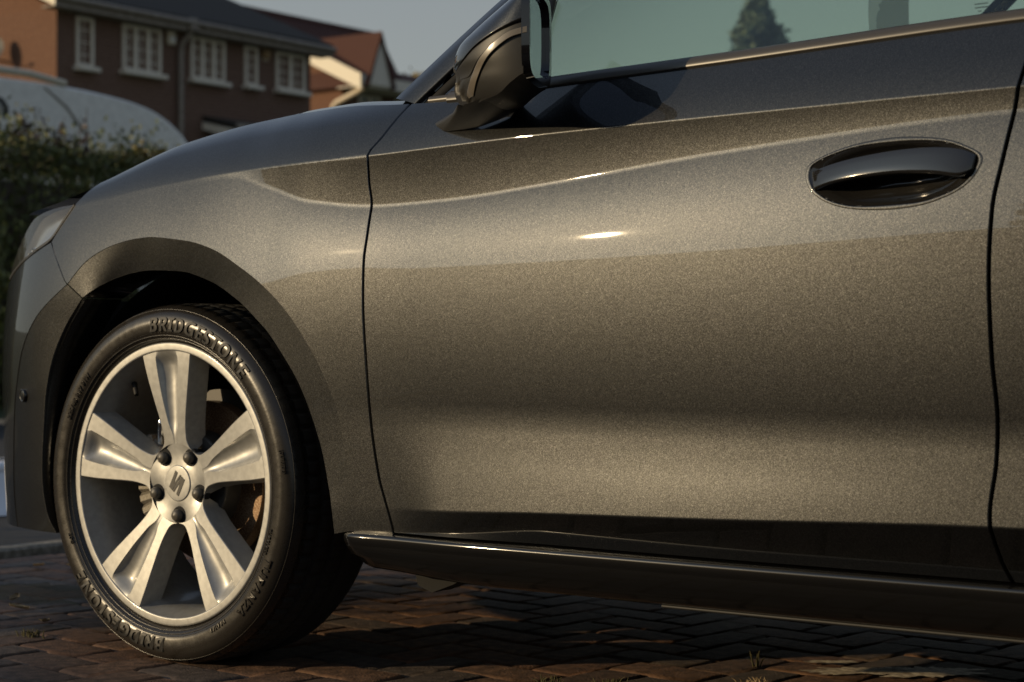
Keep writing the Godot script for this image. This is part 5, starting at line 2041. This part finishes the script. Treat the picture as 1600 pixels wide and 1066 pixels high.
func mirror(door: Node3D) -> void:
	# lower shell: everything below the cap, drawn as one skin seen from outboard, closed towards the door
	var g := Geo.new()
	var rows := []
	for j in 41:
		var t := j / 40.0
		var r := PackedVector3Array()
		for i in 31:
			var s := i / 30.0
			var yl := lerpf(0.929, 1.101, t)
			var nf := m_front(yl)
			var n := lerpf(nf, 0.0, 1.0 - (1.0 - s) * (1.0 - s))
			var y := maxf(yl, m_low(n))
			r.append(m_at(n, y))
		rows.append(r)
	g.grid(rows, me_l)
	# back half of the shell
	var back := []
	for j in 41:
		var yl := lerpf(0.929, 1.101, j / 40.0)
		var nf := m_front(yl)
		var e := m_at(nf, maxf(yl, m_low(nf)))
		back.append(PackedVector3Array([e, e - me_l * 0.02 + me_n * 0.006, e - me_l * 0.06 + me_n * 0.035, Vector3(MO.x, maxf(e.y, 0.9625), MO.z) - me_l * 0.185]))
	g.grid(back, -me_n - me_l * 0.5)
	var bot := []
	for i in 31:
		var n := lerpf(m_front(0.93), 0.0, i / 30.0)
		var e := m_at(n, m_low(n))
		var q := Vector3(MO.x, m_low(n), MO.z) + me_n * n
		bot.append(PackedVector3Array([e, q - me_l * 0.14, q - me_l * 0.185]))
	g.grid(bot, Vector3.DOWN)
	var shell := part(g, "wing_mirror", M.plastic, door)
	# painted cap with its crease
	var cu := [Vector2(0.0, 1.10), Vector2(-0.010, 1.088), Vector2(-0.042, 1.066), Vector2(-0.079, 1.036), Vector2(-0.100, 1.014), Vector2(-0.1068, 0.990)]
	var cl := [Vector2(0.0, 1.036), Vector2(-0.02, 1.030), Vector2(-0.045, 1.020), Vector2(-0.072, 1.005), Vector2(-0.092, 0.988), Vector2(-0.1055, 0.9795)]
	part(m_patch(cu, cl, 0.004, 0.006), "mirror_cap", M.paint, door)
	var cl2 := [Vector2(0.0, 1.026), Vector2(-0.02, 1.020), Vector2(-0.045, 1.006), Vector2(-0.066, 0.986), Vector2(-0.080, 0.966), Vector2(-0.0935, 0.9665)]
	var cl1 := [Vector2(0.0, 1.0345), Vector2(-0.02, 1.0285), Vector2(-0.045, 1.0185), Vector2(-0.072, 1.0035), Vector2(-0.092, 0.9865), Vector2(-0.1052, 0.978)]
	part(m_patch(cl1, cl2, 0.0018, 0.004), "mirror_cap_shade", M.plastic, door)  # cap underside given dark plastic colour, standing in for its shade
	# indicator
	var iu := [Vector2(0.006, 1.0275), Vector2(-0.022, 1.0205), Vector2(-0.048, 1.004), Vector2(-0.066, 0.985), Vector2(-0.080, 0.958), Vector2(-0.0870, 0.940)]
	var il := [Vector2(0.006, 1.0185), Vector2(-0.018, 1.0125), Vector2(-0.040, 0.999), Vector2(-0.056, 0.983), Vector2(-0.068, 0.960), Vector2(-0.0745, 0.939)]
	part(m_patch(iu, il, 0.0042, 0.005), "indicator_lens", M.indicator, door)
	# bezel and glass on the rearward face
	var bz := Geo.new()
	var o_ring := PackedVector3Array()
	var i_ring := PackedVector3Array()
	var f_ring := PackedVector3Array()
	for i in 64:
		var a := TAU * i / 64
		var d := Vector2(signf(cos(a)) * pow(absf(cos(a)), 0.4), signf(sin(a)) * pow(absf(sin(a)), 0.4))
		var ctr := Vector3(MO.x, 1.0285, MO.z) - me_l * 0.088
		var k := Vector3.UP * d.y
		o_ring.append(ctr + me_l * d.x * 0.0925 + k * 0.0715 - me_n * 0.002)
		f_ring.append(ctr + me_l * d.x * 0.0905 + k * 0.0695 + me_n * 0.010)
		i_ring.append(ctr + me_l * d.x * 0.080 + k * 0.059 + me_n * 0.009)
	var g_ring := PackedVector3Array()
	for p in i_ring:
		g_ring.append(p - me_n * 0.008)
	bz.grid([o_ring, f_ring], Vector3(MO.x, 1.03, MO.z) - me_l * 0.088 - me_n * 0.05, true, true)
	bz.grid([f_ring, i_ring], me_n, true)
	bz.grid([i_ring, g_ring], me_n, true)
	part(bz, "mirror_bezel", M.black_gloss, door)
	var mg := Geo.new()
	var ctr := Vector3(MO.x, 1.0285, MO.z) - me_l * 0.088 + me_n * 0.003
	var cc := mg.vert(ctr, me_n)
	for i in 64:
		mg.vert(ctr + (g_ring[i] - ctr) * 0.995 + me_n * 0.001, me_n)
	for i in 64:
		mg.tri(cc, 1 + i, 1 + (i + 1) % 64)
	part(mg, "mirror_glass", M.mirror, door)
	# foot on the door
	var ft := Geo.new()
	var ring := []
	for t in [0.0, 0.06, 0.3, 0.7, 1.0]:
		var b := [on(0.566, 0.927, 0.0), on(0.588, 0.9135, 0.002), on(0.605, 0.9105, 0.003), on(0.668, 0.9125, 0.004), on(0.722, 0.927, 0.003), on(0.735, 0.95, -0.01), on(0.60, 0.955, -0.02)]
		var u := [m_at(-0.1045, 0.934, -0.05), m_at(-0.100, 0.934, 0.0), m_at(-0.092, 0.933, 0.0), m_at(-0.055, 0.934, 0.0), m_at(-0.03, 0.945, -0.01), m_at(-0.02, 0.952, -0.16), m_at(-0.10, 0.945, -0.17)]
		var row := PackedVector3Array()
		for k in 7:
			var p: Vector3 = b[k].lerp(u[k], t)
			p += (Vector3(0.63, p.y, -0.03).lerp(Vector3(0.79, p.y, 0.08), t) - p) * 0.10 * sin(PI * t)
			row.append(p)
		ring.append(row)
	# split the ring's sides so that its corners stay crisp but rounded
	var rr := []
	for row in ring:
		var fine := PackedVector3Array()
		for k in 7:
			for q in 5:
				var s := q / 5.0
				var p0: Vector3 = row[(k + 6) % 7]
				var p1: Vector3 = row[k]
				var p2: Vector3 = row[(k + 1) % 7]
				var p3: Vector3 = row[(k + 2) % 7]
				fine.append(p1.lerp(p2, s) * 0.6 + p1.cubic_interpolate(p2, p0, p3, s) * 0.4)
		rr.append(fine)
	ft.grid(rr, Vector3(0.66, 0.95, -0.03), true, true)
	part(ft, "mirror_foot", M.plastic, door)
